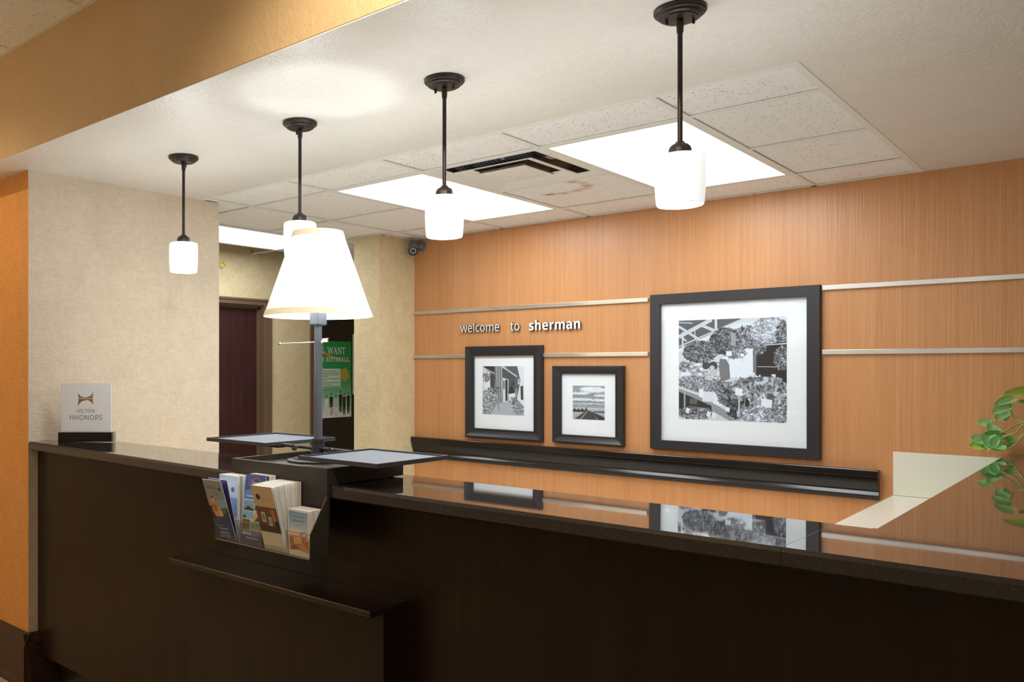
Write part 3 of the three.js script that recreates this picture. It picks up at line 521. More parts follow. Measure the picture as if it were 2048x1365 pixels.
// ---------------------------------------------------------------- passage: poster, notice, yellow tag, camera
{
  const c = canvas(512, 752, (c, w, h) => {
    const r = rng(301), g = c.createLinearGradient(0, 0, 0, h); g.addColorStop(0, '#1f8f48'); g.addColorStop(0.45, '#2c9a5c'); g.addColorStop(0.8, '#a8d8b4'); g.addColorStop(1, '#e6eee6'); c.fillStyle = g; c.fillRect(0, 0, w, h);
    poly(c, '#d8893c', [60, 70], [260, 150], [400, 190], [500, 190], [500, 206], [260, 176], [60, 96]);
    c.fillStyle = '#ecece6'; c.font = '92px serif'; c.textBaseline = 'alphabetic'; c.fillText('WE', 8, 124, 128); c.fillText('WANT', 176, 124, 250); c.font = '60px serif'; c.fillText('YOUR', 8, 200, 128); c.fillText('REFERRALS', 156, 200, 318);
    c.fillStyle = '#cfe6d3'; c.fillRect(30, 270, 330, 190); c.fillStyle = '#4b5a50'; for (const [y, l] of [[290, 250], [310, 290], [328, 290], [344, 120], [366, 300], [382, 90], [404, 310], [420, 150], [440, 310], [452, 310]]) c.fillRect(100, y, l * 0.8, 5);
    c.fillStyle = '#d9a24e'; c.beginPath(); for (let i = 0; i < 40; i++) { const a = i / 40 * 6.283, q = i % 2 ? 52 : 76; c.lineTo(418 + Math.cos(a) * q, 330 + Math.sin(a) * q); } c.fill(); c.fillStyle = '#b7a83e'; c.fillRect(375, 290, 88, 80);
    c.fillStyle = '#f0f3ef'; c.fillRect(0, 690, w, 62);
    [[30, 550, '#e8e4e0', '#333'], [90, 545, '#eceae6', '#cfcac2'], [165, 540, '#eee9e6', '#e8e4e0'], [230, 520, '#26242a', '#7a2326'], [295, 540, '#c9d4dc', '#c2ccd2'], [360, 500, '#2a2320', '#222'], [410, 525, '#2c2428', '#1d1d1f'], [470, 515, '#202024', '#1c1c20']].forEach(([x, y, top, low]) => {
      c.fillStyle = '#7c5b48'; c.beginPath(); c.ellipse(x, y, 11, 15, 0, 0, 7); c.fill();
      poly(c, top, [x - 24, y + 26], [x + 24, y + 26], [x + 20, y + 100], [x - 20, y + 100]); poly(c, low, [x - 21, y + 96], [x + 21, y + 96], [x + 14, y + 205], [x + 3, y + 205], [x, y + 130], [x - 4, y + 205], [x - 15, y + 205]);
    });
    c.fillStyle = 'rgba(240,244,240,0.75)'; c.fillRect(190, 650, 130, 66); c.fillStyle = '#4a4a4a'; c.font = '44px serif'; c.fillText('P', 236, 692); c.fillRect(200, 700, 110, 4);
  });
  const g = bx(-5.172, -5.170, 1.014, 1.676, -5.331, -4.880), m = obj('poster', g, std({ map: tex(c), roughness: 0.5 }), null, false);
  const p = m.geometry.attributes.position, uv = m.geometry.attributes.uv;
  for (let i = 0; i < p.count; i++) uv.setXY(i, (-4.880 - p.getZ(i)) / 0.451, (p.getY(i) - 1.014) / 0.662);
  tag(m, 'green poster asking for referrals, taped on the dark door', 'poster');
  tag(obj('paper_notice', bx(-5.172, -5.170, 1.21, 1.745, -5.60, -5.352), paper), 'white paper notice on the dark door right of the green poster', 'notice');
  const hook = thing('yellow_tag', 'small yellow plastic tag on the wall over the burgundy door', 'tag', [-5.165, 2.215, -3.915]);
  obj('loop', new THREE.TorusGeometry(0.024, 0.006, 8, 20, 4.2).rotateY(Math.PI / 2).translate(0.008, 0.012, 0), std({ color: new THREE.Color('#d8d62c'), roughness: 0.4 }), hook);
  obj('stud', cyl(0.007, 0.007, [0, -0.006, 0.012], [0.012, -0.006, 0.012], 12), darkDoor, hook);
}
{
  const t = thing('security_camera', 'small grey bullet security camera in the corner above the orange wall', 'camera', [-3.70, 2.29, -4.50]);
  const grey = std({ color: new THREE.Color('#6f7377'), roughness: 0.45 });
  const dir = new THREE.Vector3(0.50, -0.58, 0.64).normalize(), a = new THREE.Vector3(-0.022, 0.0, 0.045), P1 = (k) => a.clone().addScaledVector(dir, k).toArray();
  obj('mount', [cyl(0.034, 0.030, [0, 0, -0.03], [0, 0, -0.008], 24), sphere(0.02, 0, 0, -0.006), cyl(0.009, 0.009, [0, 0, 0], P1(0.025), 12)], grey, t);
  obj('housing', [cyl(0.029, 0.031, P1(-0.03), P1(0.07), 28), cyl(0.024, 0.029, P1(-0.04), P1(-0.03), 28), cyl(0.034, 0.034, P1(0.02), P1(0.082), 28, true)], grey, t);
  obj('lens', [cyl(0.029, 0.029, P1(0.07), P1(0.073), 28)], std({ color: new THREE.Color('#191b1e'), roughness: 0.1 }), t);
  obj('lens_ring', new THREE.TorusGeometry(0.019, 0.003, 8, 28).applyQuaternion(new THREE.Quaternion().setFromUnitVectors(new THREE.Vector3(0, 0, 1), dir)).translate(...P1(0.075)), chrome, t);
}

// ---------------------------------------------------------------- loyalty sign on the counter
{
  const t = thing('counter_sign', 'square white acrylic sign with gold emblem on a black base', 'sign', [-3.515, YC - 0.0018, -1.905], YAW);
  const w = 0.226, h = 0.222;
  obj('base', bx(-0.124, 0.118, 0.0003, 0.043, -0.018, 0.018, 0.002), std({ color: new THREE.Color('#1b1a1b'), roughness: 0.15 }), t);
  obj('end_cap', bx(0.118, 0.126, 0.0003, 0.045, -0.018, 0.018, 0.001), std({ color: new THREE.Color('#8d857c'), roughness: 0.2, metalness: 0.4 }), t);
  obj('panel', bx(-w / 2 - 0.002, w / 2 - 0.002, 0.043, 0.043 + h, -0.006, 0.004, 0.001), std({ color: new THREE.Color('#dfe4ee'), roughness: 0.15 }), t);
  const print = canvas(512, 512, (c) => {
    c.fillStyle = '#e4e8f1'; c.fillRect(0, 0, 512, 512); c.fillStyle = 'rgba(205,212,224,0.5)'; for (let y = 30; y < 500; y += 22) c.fillRect(20, y, 470, 3);
    const mx = 252, my = 158, wing = (s, fill, rim) => { c.fillStyle = fill; c.beginPath(); c.moveTo(mx - 78, my + s * 3); c.lineTo(mx + 78, my + s * 3); c.lineTo(mx + 80, my + s * 76); c.quadraticCurveTo(mx + 60, my + s * 16, mx, my + s * 15); c.quadraticCurveTo(mx - 60, my + s * 16, mx - 82, my + s * 76); c.closePath(); c.fill(); c.strokeStyle = rim; c.lineWidth = 7; c.beginPath(); c.moveTo(mx - 82, my + s * 76); c.quadraticCurveTo(mx - 60, my + s * 17, mx, my + s * 16); c.stroke(); };
    wing(-1, '#7d7c72', '#f6f6f6'); wing(1, '#9a6a36', '#6f4a22'); c.fillStyle = '#d8cfc2'; c.fillRect(mx - 80, my - 4, 160, 7);
    c.fillStyle = '#6d7079'; c.textAlign = 'center'; c.font = '56px sans-serif'; c.fillText('HILTON', 254, 312, 224); c.font = '76px sans-serif'; c.fillText('HHONORS', 254, 390, 414);
  });
  obj('print', new THREE.PlaneGeometry(w - 0.012, h - 0.008).translate(-0.002, 0.043 + h / 2, 0.0046), std({ map: tex(print), roughness: 0.2 }), t, false);
}

// ---------------------------------------------------------------- display stand over the counter edge, brochures, tray lamp
const BX0 = -2.120, BX1 = -1.688, BT = 1.160, BF = -1.643, BR = -1.655;
{
  const t = thing('brochure_stand', 'black box stand straddling the counter edge with a brochure bin on its front', 'stand', [-1.904, YC, -1.80]);
  const G = (g) => local(t, g), w = 0.012;
  obj('box', [G(bx(BX0, BX1, YC + 0.0005, 1.142, -1.972, BR, 0.001)), G(bx(BX0, BX0 + w, 1.142, BT, -1.972, BR)), G(bx(BX1 - w, BX1, 1.142, BT, -1.972, BR)), G(bx(BX0 + w, BX1 - w, 1.142, BT, -1.972, -1.972 + w))], blackBox, t);
  obj('front_panel', G(bx(BX0, BX1, 0.915, BT, BR + 0.0005, BF, 0.001)), blackBox, t);
  const side = (x0, x1) => G(prism([[BF, 0.915], [-1.579, 0.915], [-1.579, 0.983], [BF, 1.082]], 'x', x0, x1));
  obj('side_panel', side(BX0, BX0 + 0.004), std({ color: new THREE.Color('#3a372f'), roughness: 0.4, side: THREE.DoubleSide }), t);
  obj('side_panel', side(BX1 - 0.004, BX1), std({ color: new THREE.Color('#3a372f'), roughness: 0.4, side: THREE.DoubleSide }), t);
  obj('bin_front', G(bx(BX0 + 0.0045, BX1 - 0.0045, 0.919, 0.984, -1.5792, -1.5788)), acrylic, t);
  obj('bin_floor', G(bx(BX0 + 0.0045, BX1 - 0.0045, 0.915, 0.918, BF, -1.579)), acrylic, t);
  for (const x of [-2.011, -1.901, -1.782]) obj('divider', G(bx(x - 0.0002, x + 0.0002, 0.919, 0.984, BF, -1.5795)), acrylic, t);
  obj('lip', [G(bx(BX0 + 0.0045, BX1 - 0.0045, 0.9835, 0.9850, -1.580, -1.578)), G(bx(BX0 + 0.0045, BX1 - 0.0045, 0.9150, 0.9172, -1.579, -1.577))], std({ color: new THREE.Color('#8f8d86'), roughness: 0.2 }), t);
  for (const x of [BX0 + 0.03, BX1 - 0.03]) obj('foot', G(cyl(0.012, 0.012, [x, YC - 0.0034, -1.945], [x, YC + 0.001, -1.945], 16)), darkMetal, t);
}
{
  const badge = (c, x, y, s, fill, ring, text) => { c.fillStyle = ring; c.beginPath(); for (let i = 0; i < 6; i++) c.lineTo(x + Math.cos(i * 1.047 + 0.52) * s * 1.12, y + Math.sin(i * 1.047 + 0.52) * s); c.fill(); c.fillStyle = fill; c.beginPath(); for (let i = 0; i < 6; i++) c.lineTo(x + Math.cos(i * 1.047 + 0.52) * s * 0.98, y + Math.sin(i * 1.047 + 0.52) * s * 0.86); c.fill(); if (text) { c.fillStyle = '#f2f2f2'; c.textAlign = 'center'; c.font = `italic ${s * 0.5}px serif`; text.forEach((q, i) => c.fillText(q, x, y + (i - (text.length - 1) / 2) * s * 0.5 + s * 0.15, s * 1.6)); c.textAlign = 'left'; } };
  const P2 = (draw) => std({ map: tex(canvas(256, 560, draw)), roughness: 0.4 });
  const sunny = P2((c, w, h) => {
    const r = rng(401);
    c.fillStyle = '#8d9092'; c.fillRect(0, 0, w, 250); c.fillStyle = '#a3a5a6'; c.fillRect(0, 0, w, 14); c.fillStyle = '#5c6068'; c.fillRect(26, 60, 120, 8); c.fillRect(26, 76, 140, 8); c.fillRect(120, 120, 60, 5); c.fillRect(120, 134, 70, 5); badge(c, 206, 84, 24, '#2c3a66', '#b9bec8');
    poly(c, '#86a9c6', [96, 190], [256, 170], [256, 320], [130, 330]); poly(c, '#5d6b45', [120, 300], [170, 262], [256, 250], [256, 330], [150, 350]); for (let i = 0; i < 60; i++) { c.fillStyle = `rgba(${60 + r() * 60},${80 + r() * 40},50,0.6)`; c.fillRect(140 + r() * 116, 262 + r() * 70, 9, 5); }
    poly(c, '#c98a50', [40, 190], [62, 168], [92, 172], [110, 212], [150, 262], [182, 330], [178, 372], [70, 372], [34, 300]); poly(c, '#e2b07c', [52, 176], [80, 172], [88, 200], [64, 214]); poly(c, '#b5672f', [44, 226], [96, 236], [120, 290], [60, 300]); poly(c, '#e0a066', [58, 300], [92, 296], [100, 330], [70, 344]); poly(c, '#d9c4a2', [110, 250], [150, 300], [160, 350], [120, 340]); poly(c, '#7a3f24', [46, 160], [76, 150], [90, 168], [58, 180]);
    poly(c, '#2a3768', [0, 370], [150, 340], [230, 290], [256, 250], [256, 560], [0, 560]); c.fillStyle = '#4a4038'; c.fillRect(60, 345, 60, 44); c.fillStyle = '#c9ccd8';
    c.font = '15px sans-serif'; c.fillText('for the traveler', 20, 436); c.font = 'bold 22px sans-serif'; c.fillText('No annual fee', 60, 466, 120); c.font = 'bold 24px sans-serif'; c.fillText('Apply Today', 60, 502, 120); for (let i = 0; i < 3; i++) c.fillRect(54, 516 + i * 11, 130, 4);
  });
  const palette = P2((c, w, h) => {
    c.fillStyle = '#2f4f96'; c.fillRect(0, 0, w, 200); poly(c, '#5f86bd', [0, 130], [120, 110], [256, 160], [256, 200], [0, 200]); badge(c, 140, 82, 68, '#2b2f66', '#b5524e', ['Hampton', 'Inn']); c.fillStyle = '#c8d2e6'; c.fillRect(30, 168, 150, 10);
    c.fillStyle = '#e4e2da'; c.fillRect(0, 200, w, 250); const q = [['#86a7c8', 6, 206, 138, 84], ['#4a3d33', 150, 206, 100, 78], ['#8fb2d8', 6, 296, 138, 60], ['#e2c48c', 150, 290, 100, 80], ['#7b5c3c', 6, 362, 100, 82], ['#86b4a4', 112, 376, 138, 70]]; for (const [f, x, y, a, b] of q) { c.fillStyle = f; c.fillRect(x, y, a, b); }
    poly(c, '#3d4a3f', [6, 290], [60, 250], [140, 280], [140, 290]); poly(c, '#c59f60', [160, 284], [200, 230], [240, 284]); poly(c, '#6a4a2e', [160, 370], [200, 330], [250, 370]); poly(c, '#d8a58e', [112, 446], [180, 410], [250, 446]); c.fillStyle = '#2d7a45'; c.fillRect(8, 330, 40, 26);
    c.fillStyle = '#6f74a8'; c.fillRect(0, 450, w, 40); c.fillStyle = '#2e2f68'; c.fillRect(0, 490, w, 70); c.fillStyle = '#eceaf4'; c.font = 'bold 30px sans-serif'; c.fillText('we love', 24, 482); c.font = '22px sans-serif'; c.fillText('having you here.', 70, 514);
  });
  const tan = P2((c, w, h) => {
    c.fillStyle = '#c4a98a'; c.fillRect(0, 0, w, h); badge(c, 62, 96, 28, '#2f2830', '#7c6a5c'); c.fillStyle = '#8c765f'; c.fillRect(100, 104, 120, 4); c.fillRect(100, 126, 90, 3);
    c.fillStyle = '#6a4730'; c.fillRect(0, 180, w, 220); poly(c, '#3b2a20', [0, 330], [256, 360], [256, 400], [0, 400]); for (const [x, y, a, b] of [[50, 225, 52, 90], [128, 262, 44, 80]]) { c.fillStyle = '#2d211b'; c.fillRect(x - 8, y - 8, a + 16, b + 16); c.fillStyle = '#b9b2a4'; c.fillRect(x, y, a, b); c.fillStyle = '#6a7468'; c.fillRect(x + 14, y + 20, a - 28, b - 40); }
    poly(c, '#a5774e', [176, 200], [220, 196], [230, 330], [190, 350]); poly(c, '#2b2422', [200, 300], [256, 290], [256, 400], [180, 400]); c.fillStyle = '#cfc2ae'; c.fillRect(0, 400, w, 160); c.fillStyle = '#9c8c78'; c.fillRect(70, 520, 130, 3);
  });
  const revolves = P2((c, w, h) => {
    c.fillStyle = '#e8e2dc'; c.fillRect(0, 0, w, h); const g = c.createLinearGradient(0, 20, 0, 240); g.addColorStop(0, '#7fa2bf'); g.addColorStop(1, '#b9cddb'); c.fillStyle = g; c.fillRect(14, 26, w - 28, 210); c.fillStyle = '#4c5d70'; c.font = 'bold 38px sans-serif'; c.fillText('REVOLVES', 52, 150, 150); c.fillRect(60, 84, 140, 6); c.fillRect(80, 184, 90, 5);
    c.fillStyle = '#dccfc4'; c.fillRect(14, 236, w - 28, 80); c.fillStyle = '#dd9a68'; c.fillRect(14, 310, w - 28, 220); poly(c, '#c9713e', [14, 330], [120, 350], [190, 320], [190, 400], [60, 440], [14, 420]); poly(c, '#f0c08e', [60, 350], [150, 330], [170, 400], [70, 420]); poly(c, '#9a4e30', [20, 450], [100, 430], [140, 470], [60, 520]); poly(c, '#f2dcc4', [14, 500], [110, 480], [242, 510], [242, 530], [14, 530]); poly(c, '#cb5f36', [180, 400], [242, 350], [242, 480]);
    c.strokeStyle = '#8f9398'; c.lineWidth = 14; c.beginPath(); c.arc(196, 286, 30, 0, 7); c.stroke(); c.fillStyle = '#c6c9cd'; c.beginPath(); c.arc(196, 286, 22, 0, 7); c.fill(); c.fillStyle = '#8f9398'; c.fillRect(140, 266, 16, 50); c.fillRect(186, 316, 22, 40);
  });
  const pale = P2((c, w, h) => { c.fillStyle = '#b9cdea'; c.fillRect(0, 0, w, h); badge(c, 190, 120, 26, '#4a62a8', '#8ea6d4'); c.fillStyle = '#7ea2d8'; c.fillRect(0, 190, w, 160); });
  const navy = std({ color: new THREE.Color('#35407c'), roughness: 0.45 }), cream = std({ color: new THREE.Color('#c9b89f'), roughness: 0.6 }), edge = [paper, std({ color: new THREE.Color('#eeece9'), roughness: 0.7 }), std({ color: new THREE.Color('#d3d5dc'), roughness: 0.7 })];
  const geo = {};
  function brochure(x, zb, zt, w, h, th, front, e, label, group, roll = 0) {   // a folded sheet standing in the bin, from its bottom front edge at zb leaning to zt
    const g = geo[[w, h, th]] ??= new THREE.BoxGeometry(w, h, th).translate(0, h / 2, 0);
    const m = obj('brochure', g, [e, e, e, e, front, e], null, false);
    m.position.set(x, 0.9185 + (roll ? w * 0.5 * Math.abs(Math.sin(roll)) : 0), zb); m.rotation.set(Math.asin((zt - zb) / h), 0, roll, 'YXZ');
    return tag(m, label, 'brochure', group);
  }
  // leftmost pocket: one sheet leaning out, pale blue ones behind
  brochure(-2.064, -1.5840, -1.527, 0.092, 0.196, 0.0012, sunny, edge[0], 'grey brochure with sunny couple leaning out of the leftmost pocket', 'brochures in the leftmost pocket', 0.03);
  brochure(-2.058, -1.5870, -1.542, 0.092, 0.196, 0.0012, navy, edge[0], 'navy brochure right behind the leaning leftmost brochure', 'brochures in the leftmost pocket', 0.0);
  for (let i = 0; i < 7; i++) brochure(-2.066 + i * 0.0004, -1.5905 - i * 0.007, -1.595 - i * 0.007 + 0.004, 0.090, 0.197, 0.0045, i === 0 ? pale : i % 3 === 2 ? navy : edge[2], edge[i % 3], i ? 'pale brochure packed behind the pale blue one in the leftmost pocket' : 'pale blue brochure first of the upright ones in the leftmost pocket', 'brochures in the leftmost pocket');
  // second pocket
  brochure(-1.958, -1.5850, -1.612, 0.094, 0.205, 0.0012, palette, edge[0], 'blue brochure with red hexagon badge and small pictures', 'brochures in the second pocket', 0.01);
  for (let i = 0; i < 5; i++) brochure(-1.953 + i * 0.001, -1.599 - i * 0.0085, -1.620 - i * 0.0045, 0.092, 0.206, 0.004, i ? edge[i % 3] : navy, edge[i % 3], 'white-edged brochure packed behind the blue badge brochure', 'brochures in the second pocket');
  // third pocket: thick stack fanned forward
  brochure(-1.838, -1.5830, -1.531, 0.092, 0.197, 0.0012, tan, edge[0], 'tan brochure with framed pictures, front of the thick stack', 'brochures in the third pocket', 0.02);
  for (let i = 0; i < 15; i++) brochure(-1.838 + (i % 3) * 0.0008, -1.5865 - i * 0.0036, -1.5375 - i * 0.0071, 0.092, 0.197 + (i % 2) * 0.0008, 0.0030, i > 12 ? cream : edge[0], edge[i % 3], 'white brochure packed in the thick stack behind the tan one', 'brochures in the third pocket');
  // fourth pocket: short cards
  brochure(-1.735, -1.5820, -1.576, 0.088, 0.131, 0.0012, revolves, edge[0], 'short blue and orange card at the front of the rightmost pocket', 'cards in the rightmost pocket');
  for (let i = 0; i < 9; i++) brochure(-1.735 + (i % 2) * 0.0006, -1.5858 - i * 0.0056, -1.582 - i * 0.0058, 0.088, 0.130, 0.0040, edge[1], edge[i % 3], 'short white card packed behind the orange one in the rightmost pocket', 'cards in the rightmost pocket');
}
{
  const X = -1.979, Z = -1.886, t = thing('tray_lamp', 'tall grey table lamp with white cone shade and two square trays', 'lamp', [X, 1.142, Z]);
  const y = (v) => v - 1.142;
  obj('base', lathe([[0, 0.0005], [0.098, 0.0005], [0.100, 0.002], [0.100, 0.006], [0.096, 0.0075], [0.016, 0.0085], [0, 0.0085]], 64), darkMetal, t);
  obj('pole', [cyl(0.0138, 0.0138, [0, 0.006, 0], [0, y(1.524), 0], 28), cyl(0.0125, 0.0125, [0, y(1.5265), 0], [0, y(1.60), 0], 28), cyl(0.0115, 0.0115, [0, y(1.523), 0], [0, y(1.528), 0], 20)], greyMetal, t);
  obj('socket', [bx(-0.021, 0.021, y(1.583), y(1.632), -0.021, 0.021, 0.005), cyl(0.016, 0.016, [0, y(1.63), 0], [0, y(1.665), 0], 20)], greyMetal, t);
  const rod = obj('switch_rod', [cyl(0.0022, 0.0022, [0.03, y(1.5295), 0], [-0.19, y(1.5275), 0], 12), sphere(0.0055, -0.19, y(1.5275), 0, 14)], chrome, t);
  obj('wing_nut', [bx(0.016, 0.021, y(1.524), y(1.535), -0.003, 0.003, 0.001), bx(0.021, 0.047, y(1.5265), y(1.5395), -0.0025, 0.0025, 0.001).translate(0, 0.001, 0)], chrome, rod);
  // shade: thin fabric cone, open at both ends, with a band of trim at each edge
  const wall = (r0, y0, r1, y1, th) => lathe([[r0, y0], [r1, y1], [r1 - th, y1], [r0 - th, y0], [r0, y0]], 96);
  const fabric = new THREE.MeshPhysicalMaterial({ color: new THREE.Color('#f4f4f2'), roughness: 1, transmission: 0.12, thickness: 0, side: THREE.DoubleSide });
  const shade = obj('lamp_shade', new THREE.CylinderGeometry(0.081, 0.177, 0.273, 96, 1, true).translate(0, y(1.7495), 0), fabric, t);
  const bandMat = std({ color: new THREE.Color('#f1eedd'), roughness: 0.85 });
  obj('trim_band', wall(0.1785, y(1.612), 0.1714, y(1.6320), 0.0025), bandMat, shade);
  obj('trim_band', wall(0.0876, y(1.8690), 0.0822, y(1.8880), 0.0025), bandMat, shade);
  const ring = []; for (let i = 0; i < 3; i++) { const a = i * 2.094 + 0.4; ring.push(cyl(0.0014, 0.0014, [0, y(1.80), 0], [Math.cos(a) * 0.080, y(1.876), Math.sin(a) * 0.080], 8)); }
  obj('spider', ring, whitePaint, shade);
  obj('bulb', [sphere(0.026, 0, y(1.705), 0, 20)], bulbGlow, t);
  const l = new THREE.PointLight(new THREE.Color().setRGB(...L.lampColor), L.lamp); l.position.set(0, y(1.700), 0); l.shadow.radius = 1; l.castShadow = true; l.name = 'lamp_bulb'; t.add(l);
  // clamp collar with the two swivel arms
  obj('collar', [cyl(0.0205, 0.0205, [0, y(1.164), 0], [0, y(1.214), 0], 28), cyl(0.0225, 0.0225, [0, y(1.205), 0], [0, y(1.214), 0], 28), cyl(0.0225, 0.0225, [0, y(1.164), 0], [0, y(1.172), 0], 28)], darkMetal, t);
  obj('clamp_knob', [cyl(0.003, 0.003, [0.018, y(1.186), 0.01], [0.05, y(1.186), 0.018], 10), sphere(0.004, 0.05, y(1.186), 0.018, 10)], darkMetal, t);
  for (const [cx, cz, s, top, dx, dz] of [[-2.330, -1.985, 0.330, 1.193, -1, -0.05], [-1.665, -1.811, 0.314, 1.188, 1, 0.06]]) {
    const ax = cx - X, az = cz - Z, edgeX = ax - Math.sign(ax) * s / 2, th = 0.0125, rim = 0.007;
    const tray = obj('tray', [bx(ax - s / 2, ax + s / 2, y(top - th), y(top - 0.006), az - s / 2, az + s / 2, 0.001), bx(ax - s / 2, ax - s / 2 + rim, y(top - 0.006), y(top), az - s / 2, az + s / 2), bx(ax + s / 2 - rim, ax + s / 2, y(top - 0.006), y(top), az - s / 2, az + s / 2), bx(ax - s / 2 + rim, ax + s / 2 - rim, y(top - 0.006), y(top), az - s / 2, az - s / 2 + rim), bx(ax - s / 2 + rim, ax + s / 2 - rim, y(top - 0.006), y(top), az + s / 2 - rim, az + s / 2)], darkMetal, t);
    obj('tray_mat', bx(ax - s / 2 + rim, ax + s / 2 - rim, y(top - 0.006), y(top - 0.0045), az - s / 2 + rim, az + s / 2 - rim), trayFelt, tray);
    const arm = obj('arm', [cyl(0.006, 0.006, [Math.sign(ax) * 0.02, y(1.183), 0.004 * dz], [edgeX, y(1.183), dz * 0.8 * Math.abs(edgeX)], 14), bx(Math.min(edgeX, edgeX + Math.sign(ax) * 0.05), Math.max(edgeX, edgeX + Math.sign(ax) * 0.05), y(top - th - 0.008), y(top - th), dz * 0.8 * Math.abs(edgeX) - 0.015, dz * 0.8 * Math.abs(edgeX) + 0.015, 0.001)], darkMetal, t);
    obj('arm_knob', [cyl(0.003, 0.003, [edgeX * 0.5, y(1.183), 0.0], [edgeX * 0.5, y(1.181), 0.02], 10), cyl(0.0105, 0.0105, [edgeX * 0.5, y(1.181), 0.018], [edgeX * 0.5, y(1.181), 0.024], 20)], darkMetal, arm);
  }
}

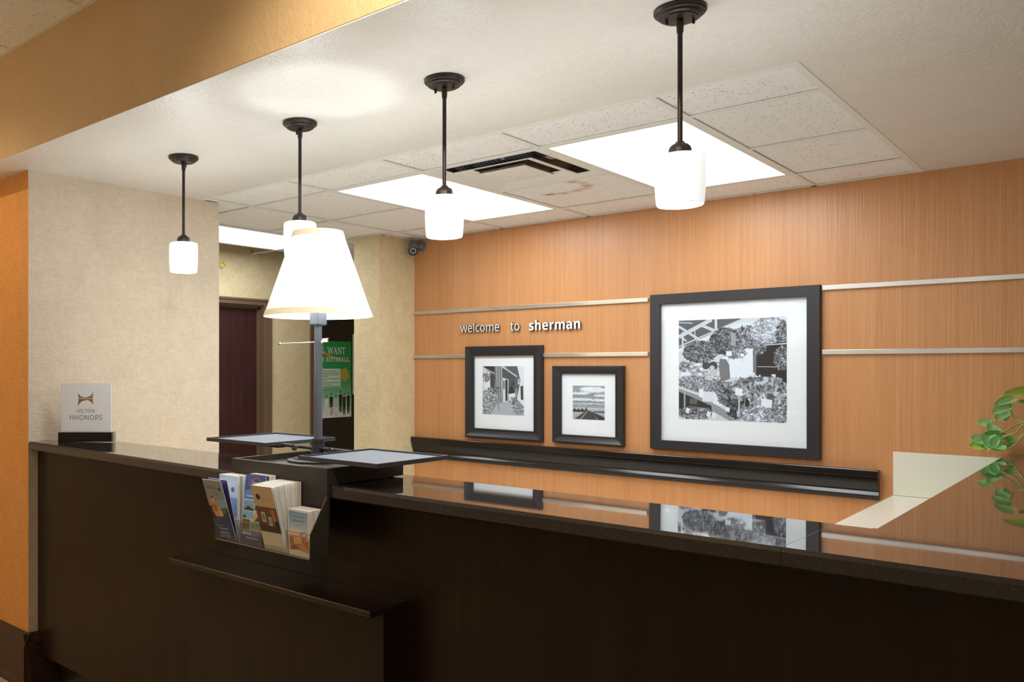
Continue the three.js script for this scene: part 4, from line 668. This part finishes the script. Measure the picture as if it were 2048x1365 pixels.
// ---------------------------------------------------------------- trailing plant at the end of the return
{
  const t = thing('trailing_plant', 'green trailing houseplant with round leaves on the counter at the right edge', 'plant', [-0.19, YC - 0.0125 * 2.72, -4.375]);
  const pot = obj('pot', lathe([[0, 0.0005], [0.062, 0.0005], [0.068, 0.006], [0.086, 0.13], [0.090, 0.145], [0.086, 0.148], [0.080, 0.144], [0.078, 0.125], [0, 0.122]], 40), std({ color: new THREE.Color('#d9d4c8'), roughness: 0.35 }), t);
  obj('soil', lathe([[0, 0.126], [0.04, 0.127], [0.078, 0.125]], 24), std({ color: new THREE.Color('#3a2a1e'), roughness: 0.95 }), pot);
  const r = rng(501), leafMats = ['#a6e69e', '#baf0b2', '#82d07c', '#bce86c', '#c8ee74'].map((k) => new THREE.MeshPhysicalMaterial({ color: new THREE.Color(k), roughness: 0.25, transmission: 0.25, thickness: 0, side: THREE.DoubleSide }));
  const stemMat = std({ color: new THREE.Color('#a3b063'), roughness: 0.5 });
  function leafGeo(w, l, cup) {                                             // heart-shaped blade from its stalk at the origin towards +y, facing +z
    const N = 10, M = 6, pos = [], idx = [], uv = [];
    for (let i = 0; i <= N; i++) { const s = i / N, half = w / 2 * Math.pow(Math.max(0, Math.sin(Math.PI * Math.pow(0.05 + s * 0.95, 0.72))), 0.62) * 1.02; for (let j = -M; j <= M; j++) { const q = j / M; pos.push(q * half, s * l - 0.10 * l * Math.abs(q) * (1 - s), cup * (q * q * 0.25 * w - Math.abs(q) * 0.05 * w) - 0.18 * l * s * s); uv.push(q, s); } }
    const R = 2 * M + 1; for (let i = 0; i < N; i++) for (let j = 0; j < R - 1; j++) { const a = i * R + j; idx.push(a, a + 1, a + R + 1, a, a + R + 1, a + R); }
    const g = new THREE.BufferGeometry(); g.setAttribute('position', new THREE.Float32BufferAttribute(pos, 3)); g.setAttribute('uv', new THREE.Float32BufferAttribute(uv, 2)); g.setIndex(idx); g.computeVertexNormals(); return g;
  }
  // [u, v of the blade's middle, width px, length px, direction of the tip in the picture (deg, 0 = right, 90 = up), nod, distance z, colour, [u, v] of the vine it springs from]
  const blades = [
    [2034, 786, 16, 46, 185, 0.5, -4.35, 4, [2075, 800]], [2003, 806, 14, 40, 200, 0.9, -4.45, 0, [2020, 812]], [1998, 819, 15, 40, 205, 0.9, -4.43, 1, [2020, 814]], [1996, 834, 16, 34, 215, 0.7, -4.44, 1, [2014, 826]], [2006, 834, 13, 20, 250, 0.6, -4.46, 0, [2012, 828]],
    [1969, 847, 15, 21, 170, 0.4, -4.48, 1, [1972, 868]], [1988, 858, 22, 24, 100, 0.2, -4.46, 1, [2000, 850]], [1986, 873, 16, 36, 175, 1.0, -4.43, 2, [2008, 872]], [1952, 879, 16, 20, 175, 0.3, -4.42, 1, [1968, 890]], [1972, 888, 25, 26, 255, 0.25, -4.39, 1, [1984, 884]], [2015, 884, 14, 16, 280, 0.4, -4.45, 2, [2010, 876]],
    [1951, 892, 14, 22, 185, 0.6, -4.41, 4, [1966, 894]], [1958, 890, 14, 16, 200, 0.4, -4.44, 0, [1968, 893]], [1989, 890, 22, 22, 190, 0.3, -4.38, 0, [1999, 893]], [1968, 886, 14, 16, 185, 0.6, -4.47, 2, [1976, 891]], [1987, 897, 14, 24, 190, 0.8, -4.44, 2, [2000, 892]], [2016, 894, 8, 24, 5, 0.4, -4.46, 0, [2004, 900]], [2046, 804, 6, 12, 0, 1.0, -4.39, 2, [2056, 806]],
  ];
  const ex = new THREE.Vector3(Math.cos(YAW), 0, -Math.sin(YAW)), ey = new THREE.Vector3(0, 1, 0), ez = new THREE.Vector3(Math.sin(YAW), 0, Math.cos(YAW));
  for (const [u, v, w, l, deg, nod, z, k, [su, sv]] of blades) {
    const px = 3.5 / F, c = new THREE.Vector3(...atZ(u, v, z)), a = deg * Math.PI / 180;
    const fwd = ex.clone().multiplyScalar(Math.cos(a)).addScaledVector(ey, Math.sin(a)), W = w * px * 1.38, Ln = l * px * 1.2;
    const side = ez.clone().cross(fwd).negate(), m = new THREE.Matrix4().makeBasis(side, fwd, side.clone().cross(fwd));
    const g = leafGeo(W, Ln, 1).rotateX((r() - 0.4) * 0.4 * nod).rotateY((r() - 0.5) * 0.5).applyMatrix4(m).applyMatrix4(new THREE.Matrix4().makeRotationAxis(ex, -0.55)), root = c.clone().addScaledVector(fwd, -Ln / 2);
    g.translate(root.x, root.y, root.z).translate(-t.position.x, -t.position.y, -t.position.z);
    obj('leaf', g, leafMats[k], t, false);
    const s = atZ(su, sv, z - 0.02);
    obj('leaf_stalk', local(t, tube([s, [(s[0] + root.x) / 2, (s[1] + root.y) / 2 + 0.006, (s[2] + root.z) / 2], root.toArray()], 0.0016, 10, 6)), stemMat, t);
  }
  const vines = [[[2140, 850, -4.38], [2080, 846, -4.39], [2047, 845, -4.43], [2030, 838, -4.45], [2018, 814, -4.45]], [[2047, 845, -4.43], [2030, 852, -4.46], [2012, 862, -4.46], [2000, 867, -4.45]], [[2120, 840, -4.38], [2060, 846, -4.39], [2046, 850, -4.41], [2032, 866, -4.42], [2014, 872, -4.43], [2000, 880, -4.43], [1996, 892, -4.42], [2000, 898, -4.44]], [[2130, 850, -4.38], [2060, 858, -4.39], [2044, 874, -4.40], [2030, 890, -4.41], [2012, 899, -4.42], [2002, 893, -4.42], [1990, 882, -4.43]], [[2044, 870, -4.42], [2040, 876, -4.42], [2022, 872, -4.44], [2005, 873, -4.44]], [[2040, 880, -4.43], [2036, 880, -4.44], [2020, 886, -4.44], [2000, 886, -4.44]], [[2000, 890, -4.42], [1986, 896, -4.43], [1978, 898, -4.44], [1968, 896, -4.43], [1964, 893, -4.41]]];
  for (const v of vines) obj('vine', local(t, tube(v.map(([u, y, z]) => atZ(u, y, z)), 0.0028, 40, 8)), stemMat, t);
}

scene.traverse((o) => { if (o.isMesh) { o.castShadow = true; o.receiveShadow = true; } });
renderer.render(scene, camera);
